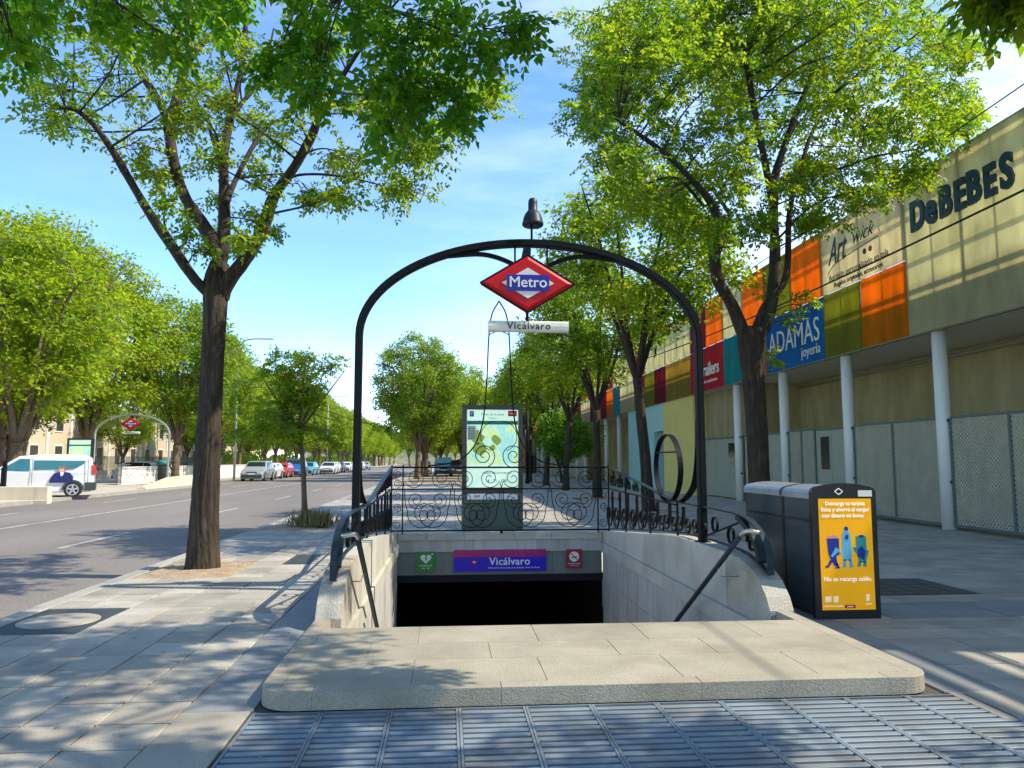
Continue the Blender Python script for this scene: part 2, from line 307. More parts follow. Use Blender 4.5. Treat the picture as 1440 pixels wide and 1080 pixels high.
    def lathe(s, prof, c, sides=16):
        vs = []; n = len(prof)
        for r, z in prof:
            for k in range(sides):
                a = 2 * math.pi * k / sides; vs.append((c[0] + r * math.cos(a), c[1] + r * math.sin(a), c[2] + z))
        fs = [(i * sides + k, i * sides + (k + 1) % sides, (i + 1) * sides + (k + 1) % sides, (i + 1) * sides + k) for i in range(n - 1) for k in range(sides)]
        s.add(vs, fs, True); b = len(s.v) - len(vs)
        s.f.append(tuple(b + k for k in range(sides))[::-1]); s.sm.append(False); s.f.append(tuple(b + (n - 1) * sides + k for k in range(sides))); s.sm.append(False)
        return s
    def mesh(s, name, m, off=(0, 0, 0)):
        me = bpy.data.meshes.new(name); o = off
        me.from_pydata([(v[0] - o[0], v[1] - o[1], v[2] - o[2]) for v in s.v], [], s.f); me.materials.append(m)
        me.polygons.foreach_set('use_smooth', s.sm)
        bm = bmesh.new(); bm.from_mesh(me); bmesh.ops.recalc_face_normals(bm, faces=bm.faces); bm.to_mesh(me); bm.free()
        me.update(); return me
    def build(s, name, m, parent=None, label=None):      # vertices are in world space
        off = wloc(parent) if parent is not None else (0, 0, 0)
        o = link(name, s.mesh(name, m, off), parent)
        if label: o['label'] = label
        return o
def top(name, mb, m, label, cat, group=None): return tag(mb.build(name, m), label, cat, group)
def struct(name, mb, m, parent=None):
    o = mb.build(name, m, parent); o['kind'] = 'structure'; return o
def cr_spline(pts, rad=None, n=6):
    pts = [Vector(p) for p in pts]; out = []; ro = []
    P = [pts[0] * 2 - pts[1]] + pts + [pts[-1] * 2 - pts[-2]]
    for i in range(1, len(P) - 2):
        for k in range(n):
            t = k / n; a, b, c, d = P[i - 1], P[i], P[i + 1], P[i + 2]
            out.append(0.5 * ((2 * b) + (c - a) * t + (2 * a - 5 * b + 4 * c - d) * t * t + (3 * b - a - 3 * c + d) * t ** 3))
            if rad: ro.append(rad[i - 1] * (1 - t) + rad[i] * t)
    out.append(pts[-1])
    if rad: ro.append(rad[-1]); return out, ro
    return out
def spiral(c, r0, r1, a0, turns, d=1, n=26):
    return [(c[0] + (r0 + (r1 - r0) * t) * math.cos(a0 + d * 2 * math.pi * turns * t), c[1] + (r0 + (r1 - r0) * t) * math.sin(a0 + d * 2 * math.pi * turns * t)) for t in [i / n for i in range(n + 1)]]
def base_geom(bm, n):
    bm.verts.ensure_lookup_table(); vs_ = set(bm.verts[:n])
    return list(vs_) + [e for e in bm.edges if e.verts[0] in vs_ and e.verts[1] in vs_] + [f_ for f_ in bm.faces if f_.verts[0] in vs_]
def text(s, size, o, xd, yd, m, name='lettering', parent=None, ext=0.003, bold=0.0, fat=0.0, align='CENTER', shear=0.0, sx=1.0, spacing=1.0, label=None):
    cu = bpy.data.curves.new(name, 'FONT'); cu.body = s; cu.size = size; cu.extrude = ext; cu.offset = fat if fat else min(bold, 0); cu.align_x = align; cu.align_y = 'CENTER'; cu.shear = shear; cu.space_character = spacing
    cu.resolution_u = 3
    tmp = bpy.data.objects.new('tmp', cu); COL.objects.link(tmp)
    me = bpy.data.meshes.new_from_object(tmp); bpy.data.objects.remove(tmp); bpy.data.curves.remove(cu)
    if bold > 0:      # heavier strokes: the same outline laid down again a hair to the side
        bm = bmesh.new(); bm.from_mesh(me); g0 = list(bm.verts)
        for k, (dx, dy) in enumerate(((-bold, 0), (bold, 0), (0, bold * .6), (0, -bold * .6))):
            r_ = bmesh.ops.duplicate(bm, geom=base_geom(bm, len(g0)))
            for v in [x for x in r_['geom'] if isinstance(x, bmesh.types.BMVert)]: v.co.x += dx; v.co.y += dy; v.co.z += .00015 * (k + 1)
        bm.to_mesh(me); bm.free()
    xd = Vector(xd).normalized(); yd = Vector(yd).normalized(); zd = xd.cross(yd)
    base = Vector(o) - (wloc(parent) if parent is not None else Vector((0, 0, 0)))
    Mx = Matrix(((xd.x * sx, yd.x, zd.x, base.x), (xd.y * sx, yd.y, zd.y, base.y), (xd.z * sx, yd.z, zd.z, base.z), (0, 0, 0, 1)))
    me.transform(Mx); me.materials.clear(); me.materials.append(m)
    ob = link(name, me, parent)
    if label: ob['label'] = label
    return ob
# camera rays used only to measure where things of the photograph stand on their real planes
th, ps = PITCH, YAW
Fv = Vector((math.cos(th) * math.sin(ps), math.cos(th) * math.cos(ps), math.sin(th))); Rv = Vector((math.cos(ps), -math.sin(ps), 0)); Uv = Rv.cross(Fv)
def at(px, py, X=None, Y=None, Z=None):
    d = Fv + Rv * ((px - 720) / 1067) + Uv * ((540 - py) / 1067)
    t = X / d.x if X is not None else Y / d.y if Y is not None else (Z - H) / d.z
    return Vector((d.x * t, d.y * t, H + d.z * t))

# ================================================================== SETTING
XL, XR, XC = -1.15, 3.25, 1.05          # outer faces of the stairwell parapets
PY0, PY1 = 6.55, 14.75                   # mouth and back of the stair opening
PVL = -4.05                              # inner edge of the kerb
# ground base with the opening of the stairwell left out
g = MB()
def flat(mb, x0, y0, x1, y1, z): mb.add([(x0, y0, z), (x1, y0, z), (x1, y1, z), (x0, y1, z)], [(0, 1, 2, 3)])
for a in ((-900, -200, XL, 1500), (XR, -200, 900, 1500), (XL, -200, XR, PY0), (XL, PY1 + .2, XR, 1500)): flat(g, *a, -0.135)
struct('ground', g, M['far_ground'])
g = MB(); flat(g, -15.5, -60, -4.25, 900, -0.12); flat(g, -18.3, 52, -15.5, 900, -0.121); struct('road', g, M['asphalt'])
g = MB()
for y in range(-6, 600, 9):
    flat(g, -7.22, y + 3, -7.10, y + 6.2, -0.116); flat(g, -13.35, y + 1, -13.23, y + 4.2, -0.116)
flat(g, -10.68, -40, -10.54, 700, -0.116)
o = struct('road_marking', g, M['line'])
# pavements: mortar base, stones on it
g = MB()
for a in ((PVL, -40, XL, 700), (XR, -40, 16.5, 700), (XL, -40, XR, PY0), (XL, PY1 + .2, XR, 700)):
    g.box((a[0], a[1], -0.13), (a[2], a[3], -0.014))
pave = struct('pavement', g, M['joint'])
g = MB(); g.box((-40, -60, -0.13), (-15.75, 52, 0.0)); g.box((-40, 52, -0.13), (-18.5, 700, 0.0)); farp = struct('far_pavement', g, M['far_ground'])
# kerbs
kb = MB().bbox((0, 0, -0.13), (0.195, 0.985, 0.0), 0.012).mesh('kerb_stone', M['kerb'])
near_kerb = tag(thing('kerb', None, None, (-4.25, 0, 0)), kind='structure')
for i in range(70):
    link('kerb_stone', kb, near_kerb, (0, -4 + i, 0))
g = MB()
for i in range(70, 600): g.box((-4.25, -4 + i, -0.13), (-4.055, -3.015 + i, 0.0))
x = g.build('kerb_stones', M['kerb'], near_kerb); x['kind'] = 'stuff'
g = MB()
for i in range(-20, 52): g.box((-15.75, i, -0.13), (-15.5, i + .985, 0.012))
for i in range(52, 400): g.box((-18.55, i, -0.13), (-18.3, i + .985, 0.012))
for i in range(11): g.box((-18.3 + i * .25, 51.8, -0.13), (-18.06 + i * .25, 52.0, 0.012))
struct('far_kerb', g, M['kerb'])
# ---- paving stones
holes = [(-4.06, 10.3, -2.81, 11.9), (-4.06, 17.1, -2.81, 18.7), (-4.06, 7.1, -3.223, 8.3), (-3.637, 12.7, -2.81, 13.9), (-2.397, 11.5, -1.983, 12.7), (4.87, 8.3, 6.07, 9.5),
         (XL - .42, -9, XR + .42, PY1 + .25), (5.47, 13.9, 6.67, 15.5), (-3.2, 50, 1.2, 75)]
for k in range(1, 6): holes.append((5.3, 13.9 + 7.75 * k, 6.7, 15.3 + 7.75 * k))
def clear(x0, y0, x1, y1):
    for a in holes:
        if x0 < a[2] - .01 and x1 > a[0] + .01 and y0 < a[3] - .01 and y1 > a[1] + .01: return False
    return True
def vis(x, y):
    v = Vector((x, y, -H)); d = v.dot(Fv)
    return d > 0.5 and abs(v.dot(Rv) / d) < 0.72 and v.dot(Uv) / d > -0.56
cand = []
tw, tl = 2.48 / 6, 0.40
i = 0
Y = 2.7
while Y < 46:
    X = PVL
    while X < XL - .42 - .02:
        w = min(tw, XL - .42 - X)
        if w > .1 and clear(X, Y, X + w, Y + tl): cand.append((X, Y, w, tl, 0))
        X += tw
    sx0 = XR + .42 if Y < PY1 + .3 else XL - .42
    X = sx0
    w0 = 0.6
    while X < 13.2:
        w = w0 if X < 10.6 else w0
        dk = 1 if 6.85 < Y < 7.7 and X > 4 else 0
        if clear(X, Y, X + w, Y + tl): cand.append((X, Y, w, tl, dk))
        X += w0
    Y += tl
rng = random.Random(3)
cache = {}
single = [c for c in cand if vis(c[0] + .2, c[1] + .2)]
single.sort(key=lambda c: c[1])
single = single[:262]
sset = set(single)
for (X, Y, w, l, dk) in single:
    k = (round(w, 2), dk, rng.randrange(3))
    if k not in cache: cache[k] = MB().bbox((0.006, 0.010, -0.05), (w - 0.006, l - 0.010, 0), 0.005).mesh('paving_stone', M['tile_dark' if dk else 'tile'])
    o = link('paving_stone', cache[k], pave, (X, Y, rng.uniform(-.002, .002)))
    o.rotation_euler = (rng.uniform(-.003, .003), rng.uniform(-.003, .003), 0)
g = MB(); gd = MB()
for c in cand:
    if c not in sset:
        X, Y, w, l, dk = c; z = rng.uniform(-.002, .002)
        (gd if dk else g).box((X + .004, Y + .004, -.05), (X + w - .004, Y + l - .004, z))
x = g.build('paving_stones', M['tile_stuff'], pave); x['kind'] = 'stuff'
if gd.v: x = gd.build('dark_paving_stones', M['tile_dark'], pave); x['kind'] = 'stuff'
# beyond, one slab of the same stone
g = MB(); flat(g, PVL, 46, 16.5, 700, -0.004); struct('distant_paving', g, M['tile_stuff'])
# dark border stones round the stairwell; left ones also carry shade in their colour
n = 0
for side, xx in ((0, XL - .42), (1, XR + .0)):
    Y = 4.87
    while Y < PY1 + .2:
        l = 0.62; x0, x1 = (xx, XL) if side == 0 else (xx, xx + .42)
        g = MB().bbox((x0 + .004, Y + .003, -.05), (x1 - .004, Y + l - .003, 0), .004); g.build('border_stone', M['tile_dark'], pave); Y += l
for side in (0, 1):
    for k in range(4):
        Y = 2.7 + k * .55; x0, x1 = (XL - .42, XL - .01) if side == 0 else (XR + .01, XR + .42)
        if side == 1 and Y < 4.2: continue
        MB().bbox((x0 + .004, Y + .003, -.05), (x1 - .004, min(Y + .55, 4.87) - .003, 0), .004).build('border_stone', M['tile'], pave)
# tree pits
def pit(x0, y0, x1, y1, seed):
    r = random.Random(seed); n = 14; vs = []; fs = []
    for i in range(n + 1):
        for j in range(n + 1):
            e = min(i, j, n - i, n - j) / n
            vs.append((x0 + (x1 - x0) * i / n, y0 + (y1 - y0) * j / n, -.012 + min(e * .25, .03) + (r.uniform(-.01, .014) if e > 0 else 0)))
    for i in range(n):
        for j in range(n): fs.append((i * (n + 1) + j, (i + 1) * (n + 1) + j, (i + 1) * (n + 1) + j + 1, i * (n + 1) + j + 1))
    g = MB().add(vs, fs, True); return struct('tree_pit_soil', g, M['soil'])
pit(-4.05, 10.3, -2.81, 11.9, 1); pit(-4.05, 17.1, -2.81, 18.7, 2); pit(5.47, 13.9, 6.67, 15.5, 3); pit(-3.2, 50, 1.2, 75, 4); pit(3.4, 3.2, 4.6, 4.45, 9)
for k in range(1, 6): pit(5.3, 13.9 + 7.75 * k, 6.7, 15.3 + 7.75 * k, 5 + k)
# covers in the pavement
def cover(x0, y0, x1, y1, label, m, rnd=False):
    t = thing('manhole_cover', label, 'manhole cover', ((x0 + x1) / 2, (y0 + y1) / 2, 0))
    MB().box((x0 + .005, y0 + .005, -.05), (x1 - .005, y1 - .005, -.006)).build('surround', m, t)
    g = MB()
    if rnd:
        cx, cy = (x0 + x1) / 2, (y0 + y1) / 2; r = (x1 - x0) / 2 - .06
        g.lathe([(r, -.02), (r, -.001), (r - .008, .001), (r * .2, .001)], (cx, cy, 0), 28); g.build('lid', M['tile_stuff'], t)
        return t
    nx = 5
    for i in range(nx):
        for j in range(nx):
            g.box((x0 + .04 + (x1 - x0 - .08) * i / nx + .008, y0 + .04 + (y1 - y0 - .08) * j / nx + .008, -.02), (x0 + .04 + (x1 - x0 - .08) * (i + 1) / nx - .008, y0 + .04 + (y1 - y0 - .08) * (j + 1) / nx - .008, .0))
    x = g.build('lid_studs', m, t); x['kind'] = 'stuff'
    return t
cover(-4.045, 7.1, -3.225, 8.3, 'round pale cover in a dark square frame beside the kerb at the left edge', M['trim'], True)
cover(-3.635, 12.7, -2.812, 13.9, 'long dark metal cover behind the left tree trunk', M['tile_dark'])
cover(-2.395, 11.5, -1.985, 12.7, 'dark metal cover in the paving next to the left iron railing', M['trim'])
cover(4.872, 8.3, 6.068, 9.5, 'square dark green cover in the paving behind the advertising bin', M['trim'])

# ================================================================== STAIRWELL
# front landing slab
land = tag(thing('entrance_landing', None, None, (XC, 5.7, 0)), kind='structure')
LX0, LX1, LY0, LY1, LT = -1.14, 3.2, 4.84, 7.018, 0.108
def slab_piece(poly, name='landing_stone', m='platform'):
    cx = sum(p[0] for p in poly) / len(poly); cy = sum(p[1] for p in poly) / len(poly)
    def off(p, d):
        v = Vector((cx - p[0], cy - p[1])); 
        if v.length < 1e-6: return p
        v.normalize(); return (p[0] + v.x * d, p[1] + v.y * d)
    n = len(poly); a = [(*off(p, .001), 0.0) for p in poly]; b = [(*off(p, .001), LT - .004) for p in poly]; c = [(*off(p, .004), LT) for p in poly]
    vs = a + b + c; fs = [tuple(range(2 * n, 3 * n))]
    for i in range(n):
        j = (i + 1) % n; fs += [(i, j, j + n, i + n), (i + n, j + n, j + 2 * n, i + 2 * n)]
    MB().add(vs, fs).build(name, M[m], land)
arc = lambda cx, cy, r, a0, a1, n=6: [(cx + r * math.cos(R(a0 + (a1 - a0) * i / n)), cy + r * math.sin(R(a0 + (a1 - a0) * i / n))) for i in range(n + 1)]
bw = 0.13
slab_piece(arc(LX0 + .22, LY0 + .22, .22, 180, 270) + [(LX0 + .34, LY0), (LX0 + .34, LY0 + bw), (LX0 + bw, LY0 + bw), (LX0 + bw, LY0 + .34), (LX0, LY0 + .34)])
slab_piece(arc(LX1 - .22, LY0 + .22, .22, 270, 360) + [(LX1, LY0 + .34), (LX1 - bw, LY0 + .34), (LX1 - bw, LY0 + bw), (LX1 - .34, LY0 + bw), (LX1 - .34, LY0)])
xs = [LX0 + .34, .35, 1.62, LX1 - .34]
for a, b in zip(xs, xs[1:]): slab_piece([(a, LY0), (b, LY0), (b, LY0 + bw), (a, LY0 + bw)])
for xa, xb in ((LX0, LX0 + bw), (LX1 - bw, LX1)):
    ysx = [LY0 + .34, 5.95, LY1]
    for a, b in zip(ysx, ysx[1:]): slab_piece([(xa, a), (xb, a), (xb, b), (xa, b)])
r_ = random.Random(5)
yy = [LY0 + bw, 5.55, 6.02, LY1 - .4]
for k, (a, b) in enumerate(zip(yy, yy[1:])):
    X = LX0 + bw; e = LX1 - bw; cuts = [X]; X += .45 if k % 2 else .8
    while X < e - .35: cuts.append(X); X += r_.uniform(.72, .95)
    cuts.append(e)
    for p, q in zip(cuts, cuts[1:]): slab_piece([(p, a), (q, a), (q, b), (p, b)])
g = MB(); g.box((LX0 + .09, LY0 + .09, -.13), (LX1 - .09, PY0 - .0, LT - .006)); struct('landing_bed', g, M['joint'])
# steps
st = tag(thing('stairway', None, None, (XC, PY0, 0)), kind='structure')
for i in range(30):
    MB().bbox((XL + .2, PY0 + i * .3 , LT - (i + 1) * .17 - .3), (XR - .2, PY0 + (i + 1) * .3 + .02, LT - (i + .999) * .17), .006).build('step', M['step'], st)
# rough shell behind the stones
g = MB()
g.box((XL + .03, PY0 + .1, -6.2), (XL + .13, PY1 + .3, 0.0)); g.box((XR - .13, PY0 + .1, -6.2), (XR - .03, PY1 + .3, 0.0))
g.box((XL + .05, PY1 + .32, -.16), (XR - .05, PY1 + .9, -.02)); struct('stairwell_shell', g, M['joint'])
# tunnel beyond the back wall
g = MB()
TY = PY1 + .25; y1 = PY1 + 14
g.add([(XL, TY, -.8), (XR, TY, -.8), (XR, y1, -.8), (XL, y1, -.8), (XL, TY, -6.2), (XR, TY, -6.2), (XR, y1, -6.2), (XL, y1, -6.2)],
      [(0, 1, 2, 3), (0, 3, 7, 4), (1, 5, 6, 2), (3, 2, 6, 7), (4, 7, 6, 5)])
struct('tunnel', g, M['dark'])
prof = [(7.02, .10), (7.10, .22), (7.25, .35), (7.45, .44), (7.75, .495), (8.1, .515), (8.8, .52), (9.9, .512), (11.0, .44), (11.8, .372), (13.0, .28), (14.0, .20), (PY1 + .2, .125)]
def pz(y):
    for (a, b), (c, d) in zip(prof, prof[1:]):
        if a <= y <= c: return b + (d - b) * (y - a) / (c - a)
    return prof[0][1] if y < prof[0][0] else prof[-1][1]
def side_wall(right):
    nm = 'right' if right else 'left'
    t = thing('stairwell_wall', 'pale granite parapet wall with a rounded end along the %s side of the stairs' % nm, 'wall', ((XR if right else XL), 7, 0))
    xo = XR if right else XL; s = -1 if right else 1; xi = xo + s * .23; a_, b_ = min(xo, xi), max(xo, xi)
    js = [7.02, 8.15, 9.3, 10.45, 11.6, 12.8, 13.9, PY1 + .2]
    for k, (p, q) in enumerate(zip(js, js[1:])):
        ys = [p + .003] + [y for y, _ in prof if p + .05 < y < q - .05] + [q - .003]
        poly = [(p + .003, -.06 if k else .0), (q - .003, -.06)][:: 1]
        poly = [(q - .003, -.06), (p + .003, -.06)] + [(y, pz(y)) for y in ys]
        MB().prism(poly, 'x', a_, b_).build('parapet_stone', M['stone_rough' if k == 0 else 'stone'], t)
    # ledge course below the parapet, slightly proud of the wall under it
    x1, x2 = sorted((xo + s * .10, xo + s * .27))
    Y = PY0 + .02; k = 0; r = random.Random(8)
    while Y < PY1 - .05:
        l = min(.78, PY1 - Y)
        MB().box((x1, Y + .003, -.245), (x2, Y + l - .003, -.063)).build('ledge_stone', M['stone'], t); Y += l
    # wall stones
    x1, x2 = sorted((xo + s * .12, xo + s * .24)); z = -.248; k = 0
    while z > -4.4:
        h = .52; Y = PY0 + .02 - (.45 if k % 2 else 0)
        while Y < PY1:
            a = max(Y, PY0 + .02); b = min(Y + .9, PY1)
            if b - a > .08 and z - h > LT - .17 * ((b - PY0) / .3) - 1.6:
                MB().box((x1, a + .003, z - h + .003), (x2 + r.uniform(-.002, .002), b - .003, z - .003)).build('wall_stone', M['stone_wall'], t)
            Y += .9
        z -= h; k += 1
    return t
side_wall(False); side_wall(True)
bwall = thing('stairwell_back_wall', 'pale stone back wall above the dark stair opening with coping and lintel courses', 'wall', (XC, PY1, 0))
xi0, xi1 = XL + .235, XR - .235
cuts = [xi0, xi0 + .55, .35, 1.30, 2.02, xi1]
for a, b in zip(cuts, cuts[1:]): MB().bbox((a + .003, PY1 - .06, .005), (b - .003, PY1 + .22, .135), .012).build('coping_stone', M['stone'], bwall)
cuts = [xi0, .52, 1.75, xi1]
for a, b in zip(cuts, cuts[1:]): MB().box((a + .003, PY1 - .02, -.225), (b - .003, PY1 + .2, .0)).build('lintel_stone', M['stone_wall'], bwall)
cuts = [xi0, -.05, .98, 2.05, xi1]
for a, b in zip(cuts, cuts[1:]): MB().box((a + .002, PY1 + .02, -.66), (b - .002, PY1 + .18, -.228)).build('fascia_panel', M['band'], bwall)
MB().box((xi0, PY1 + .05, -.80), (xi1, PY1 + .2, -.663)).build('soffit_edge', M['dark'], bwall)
SY = PY1 - .005
def signboard(name, label, cat, x0, z0, x1, z1, m, th_=.02):
    t = thing(name, label, cat, ((x0 + x1) / 2, SY, z0)); MB().box((x0, SY - th_, z0), (x1, SY + .022, z1)).build('board', m, t); return t
XD, YD = (1, 0, 0), (0, 0, 1)
f = SY - .0205
s1 = signboard('station_sign', 'blue and magenta station name sign reading Vicálvaro over the stair opening', 'sign', .15, -.60, 1.92, -.19, M['station_blue'])
MB().box((.152, f - .006, -.325), (1.918, f, -.192)).build('magenta_band', M['magenta'], s1)
text('Vicálvaro', .20, (1.22, f - .004, -.415), XD, YD, M['white'], parent=s1, bold=.003, spacing=1.05)
text('información del servicio de la estación', .045, (1.15, f - .004, -.53), XD, YD, M['white'], parent=s1)
text('Metro de Madrid', .04, (1.66, f - .004, -.53), XD, YD, M['white'], parent=s1)
d_ = MB(); d_.prism([(.47, -.42), (.54, -.375), (.61, -.42), (.54, -.465)], 'y', f - .006, f); d_.build('logo', M['red'], s1)
d_ = MB(); d_.prism([(.51, -.42), (.54, -.40), (.57, -.42), (.54, -.44)], 'y', f - .010, f - .006); d_.build('logo_centre', M['white'], s1)
s2 = signboard('defibrillator_sign', 'small green sign with a white heart and lightning bolt left of the station sign', 'sign', -.55, -.59, -.20, -.215, M['green'])
hp = []
for i in range(24):
    a = 2 * math.pi * i / 24; hp.append((-.375 + .0072 * 16 * math.sin(a) ** 3 * .9, -.345 + .0072 * (13 * math.cos(a) - 5 * math.cos(2 * a) - 2 * math.cos(3 * a) - math.cos(4 * a)) * .85))
MB().prism(hp, 'y', f - .006, f).build('heart', M['white'], s2)
MB().prism([(-.36, -.27), (-.40, -.35), (-.375, -.35), (-.39, -.42), (-.345, -.33), (-.37, -.33), (-.345, -.27)], 'y', f - .010, f - .006).build('lightning_bolt', M['green'], s2)
text('+', .07, (-.255, f - .004, -.265), XD, YD, M['white'], 'plus_mark', s2, bold=.003)
text('DESFIBRILADOR', .034, (-.375, f - .004, -.475), XD, YD, M['white'], parent=s2, bold=.0006); text('DEA · AED', .034, (-.375, f - .004, -.525), XD, YD, M['white'], parent=s2, bold=.0006)
s3 = signboard('no_smoking_sign', 'small dark red no smoking sign at the right end of the stair lintel', 'sign', 2.31, -.56, 2.62, -.195, M['maroon'])
g = MB(); g.prism(arc(2.465, -.335, .095, 0, 360, 24)[:-1], 'y', f - .006, f); g.build('disc', M['white'], s3)
g = MB(); g.bar([(2.405, f - .008, -.275), (2.525, f - .008, -.395)], (0, 1, 0), .002, .007); g.bar([(2.41, f - .008, -.36), (2.52, f - .008, -.33)], (0, 1, 0), .0019, .008); g.build('cigarette_mark', M['text_black'], s3)
text('PROHIBIDO FUMAR', .028, (2.465, f - .004, -.468), XD, YD, M['white'], parent=s3, bold=.0006); text('NO SMOKING', .028, (2.465, f - .004, -.505), XD, YD, M['white'], parent=s3)
# ---- floor grating in front
gr = thing('floor_grating', 'wide steel ventilation grating of parallel bars in front of the landing', 'grating', (XC, 4.4, 0))
GX0, GX1, GY0, GY1 = -1.14, 3.36, 3.35, 4.82
npan = 11; pw = (GX1 - GX0) / npan
fr = MB(); fr.box((0, 0, -.035), (.014, GY1 - GY0, 0)); fr.box((pw - .018, 0, -.035), (pw - .004, GY1 - GY0, 0)); fr.box((.014, 0, -.035), (pw - .018, .012, -.001)); fr.box((.014, GY1 - GY0 - .012, -.035), (pw - .018, GY1 - GY0, -.001))
frm = fr.mesh('panel', M['grate'])
nb = 18; pitch = (GY1 - GY0 - .03) / nb
barm = MB().bbox((0, 0, -.03), (pw - .034, pitch * .58, 0), .003).mesh('bar', M['grate'])
for i in range(npan):
    p = link('panel', frm, gr, (GX0 + i * pw - XC, GY0 - 4.4, 0))
    for k in range(nb): link('bar', barm, p, (.015, .018 + k * pitch, -.003))
g = MB(); g.box((GX0, GY0, -.13), (GX1, GY1, -.06)); g.build('pit_floor', M['grate_pit'], gr)

# ================================================================== IRON RAILINGS
RXL, RXR, RYB = -1.03, 3.13, 14.62
rb = thing('iron_railing', 'black wrought iron railing with spiral scrolls across the back of the stairs', 'railing', (XC, RYB, .13))
def railbox(p, name, pts, r, parent): return MB().tube(pts, r, 6).build(name, M['black'], parent)
for nme, z, r in (('top_rail', 1.375, .019), ('middle_rail', .965, .014), ('bottom_rail', .185, .016)): railbox(0, nme, [(RXL, RYB, z), (RXR, RYB, z)], r, rb)
for x in (RXL, RXL + .21, RXR - .21, RXR): MB().box((x - .012, RYB - .012, .125), (x + .012, RYB + .012, 1.42)).build('post', M['black'], rb)
MB().box((XC - .025, RYB - .02, .125), (XC + .025, RYB + .02, .18)).build('foot', M['black'], rb)
def curve2(pts2, r, off=(0, 0, 0), plane='xz', sides=5):
    if plane == 'xz': return MB().tube([(off[0] + u, off[1], off[2] + v) for u, v in pts2], r, sides)
    return MB().tube([(off[0], off[1] + u, off[2] + v) for u, v in pts2], r, sides)
def mirror(p): return [(-u, v) for u, v in p]
def smooth2(p, n=5): return [(q.x, q.y) for q in cr_spline([Vector((a, b, 0)) for a, b in p], n=n)]
c0 = .0
span = RXR - RXL - .42; unit = span / 4
big = smooth2([(.035, .77), (.045, .55), (.09, .36)]) + spiral((.385, .31), .295, .045, math.pi * 1.0, 1.85, 1, 44)
small = smooth2([(.36, .36), (.42, .42), (.50, .38)]) + spiral((.42, .56), .15, .025, -.9, 1.5, -1, 26)
sm2 = spiral((.10, .13), .105, .02, R(60), 1.6, -1, 22)
bigm = [curve2(q, .0085).mesh('scroll', M['black']) for q in (big, mirror(big))]
up = smooth2([(.0, .0), (.02, .10)]) + spiral((.225, .20), .195, .03, math.pi * 1.1, 1.9, 1, 36)
upm = [curve2(q, .0075).mesh('scroll', M['black']) for q in (up, mirror(up))]
inn = spiral((.0, .0), .17, .03, R(-40), 1.7, -1, 30); innm = [curve2(q, .0075).mesh('scroll', M['black']) for q in (inn, mirror(inn))]
for k in range(5):
    x = RXL + .21 + k * unit
    for j in (0, 1):
        if (k == 0 and j == 1) or (k == 4 and j == 0): continue
        s_ = 1 if j == 0 else -1
        link('scroll', bigm[j], rb, (x - XC, 0, .19 - .13)); link('scroll', upm[j], rb, (x - XC, 0, .965 - .13 + .005))
        link('scroll', innm[j], rb, (x - XC + s_ * .25, .0, .76 - .13))
for x in (RXL + .105, RXR - .105):
    for z in (.30, .62, .84, 1.07, 1.26): curve2(spiral((0, 0), .085, .02, R(90 if z % .5 > .25 else -90), 1.6, 1, 20), .007, (x, RYB, z)).build('scroll', M['black'], rb)
# lyre on top of the back rail
for s_ in (1, -1):
    q = spiral((s_ * .29, .24), .235, .03, math.pi / 2 - s_ * R(180), 2.0, -s_, 46)
    curve2(q, .009, (XC - .05, RYB, 1.36)).build('scroll', M['black'], rb)
    q = spiral((s_ * .06, .60), .30, .28, math.pi / 2 + s_ * 0.0, .45, -s_, 20)
    curve2(q, .007, (XC - .05, RYB, 1.36)).build('scroll', M['black'], rb)
    q = cr_spline([(XC - .05 + s_ * 1.35, RYB, 1.40), (XC - .05 + s_ * .85, RYB, 1.48), (XC - .05 + s_ * .52, RYB, 1.72), (XC - .05 + s_ * .32, RYB, 2.2), (XC - .05 + s_ * .24, RYB, 3.0), (XC - .05 + s_ * .20, RYB, 3.9), (XC - .05 + s_ * .14, RYB, 4.35), (XC - .05, RYB, 4.62)], n=8)
    MB().tube(q, .015, 6).build('lyre_rod', M['black'], rb)
MB().tube(cr_spline([(XC - .25, RYB, 3.95), (XC - .05, RYB, 4.02), (XC + .15, RYB, 3.95)], n=5), .01, 5).build('cross_bar', M['black'], rb)
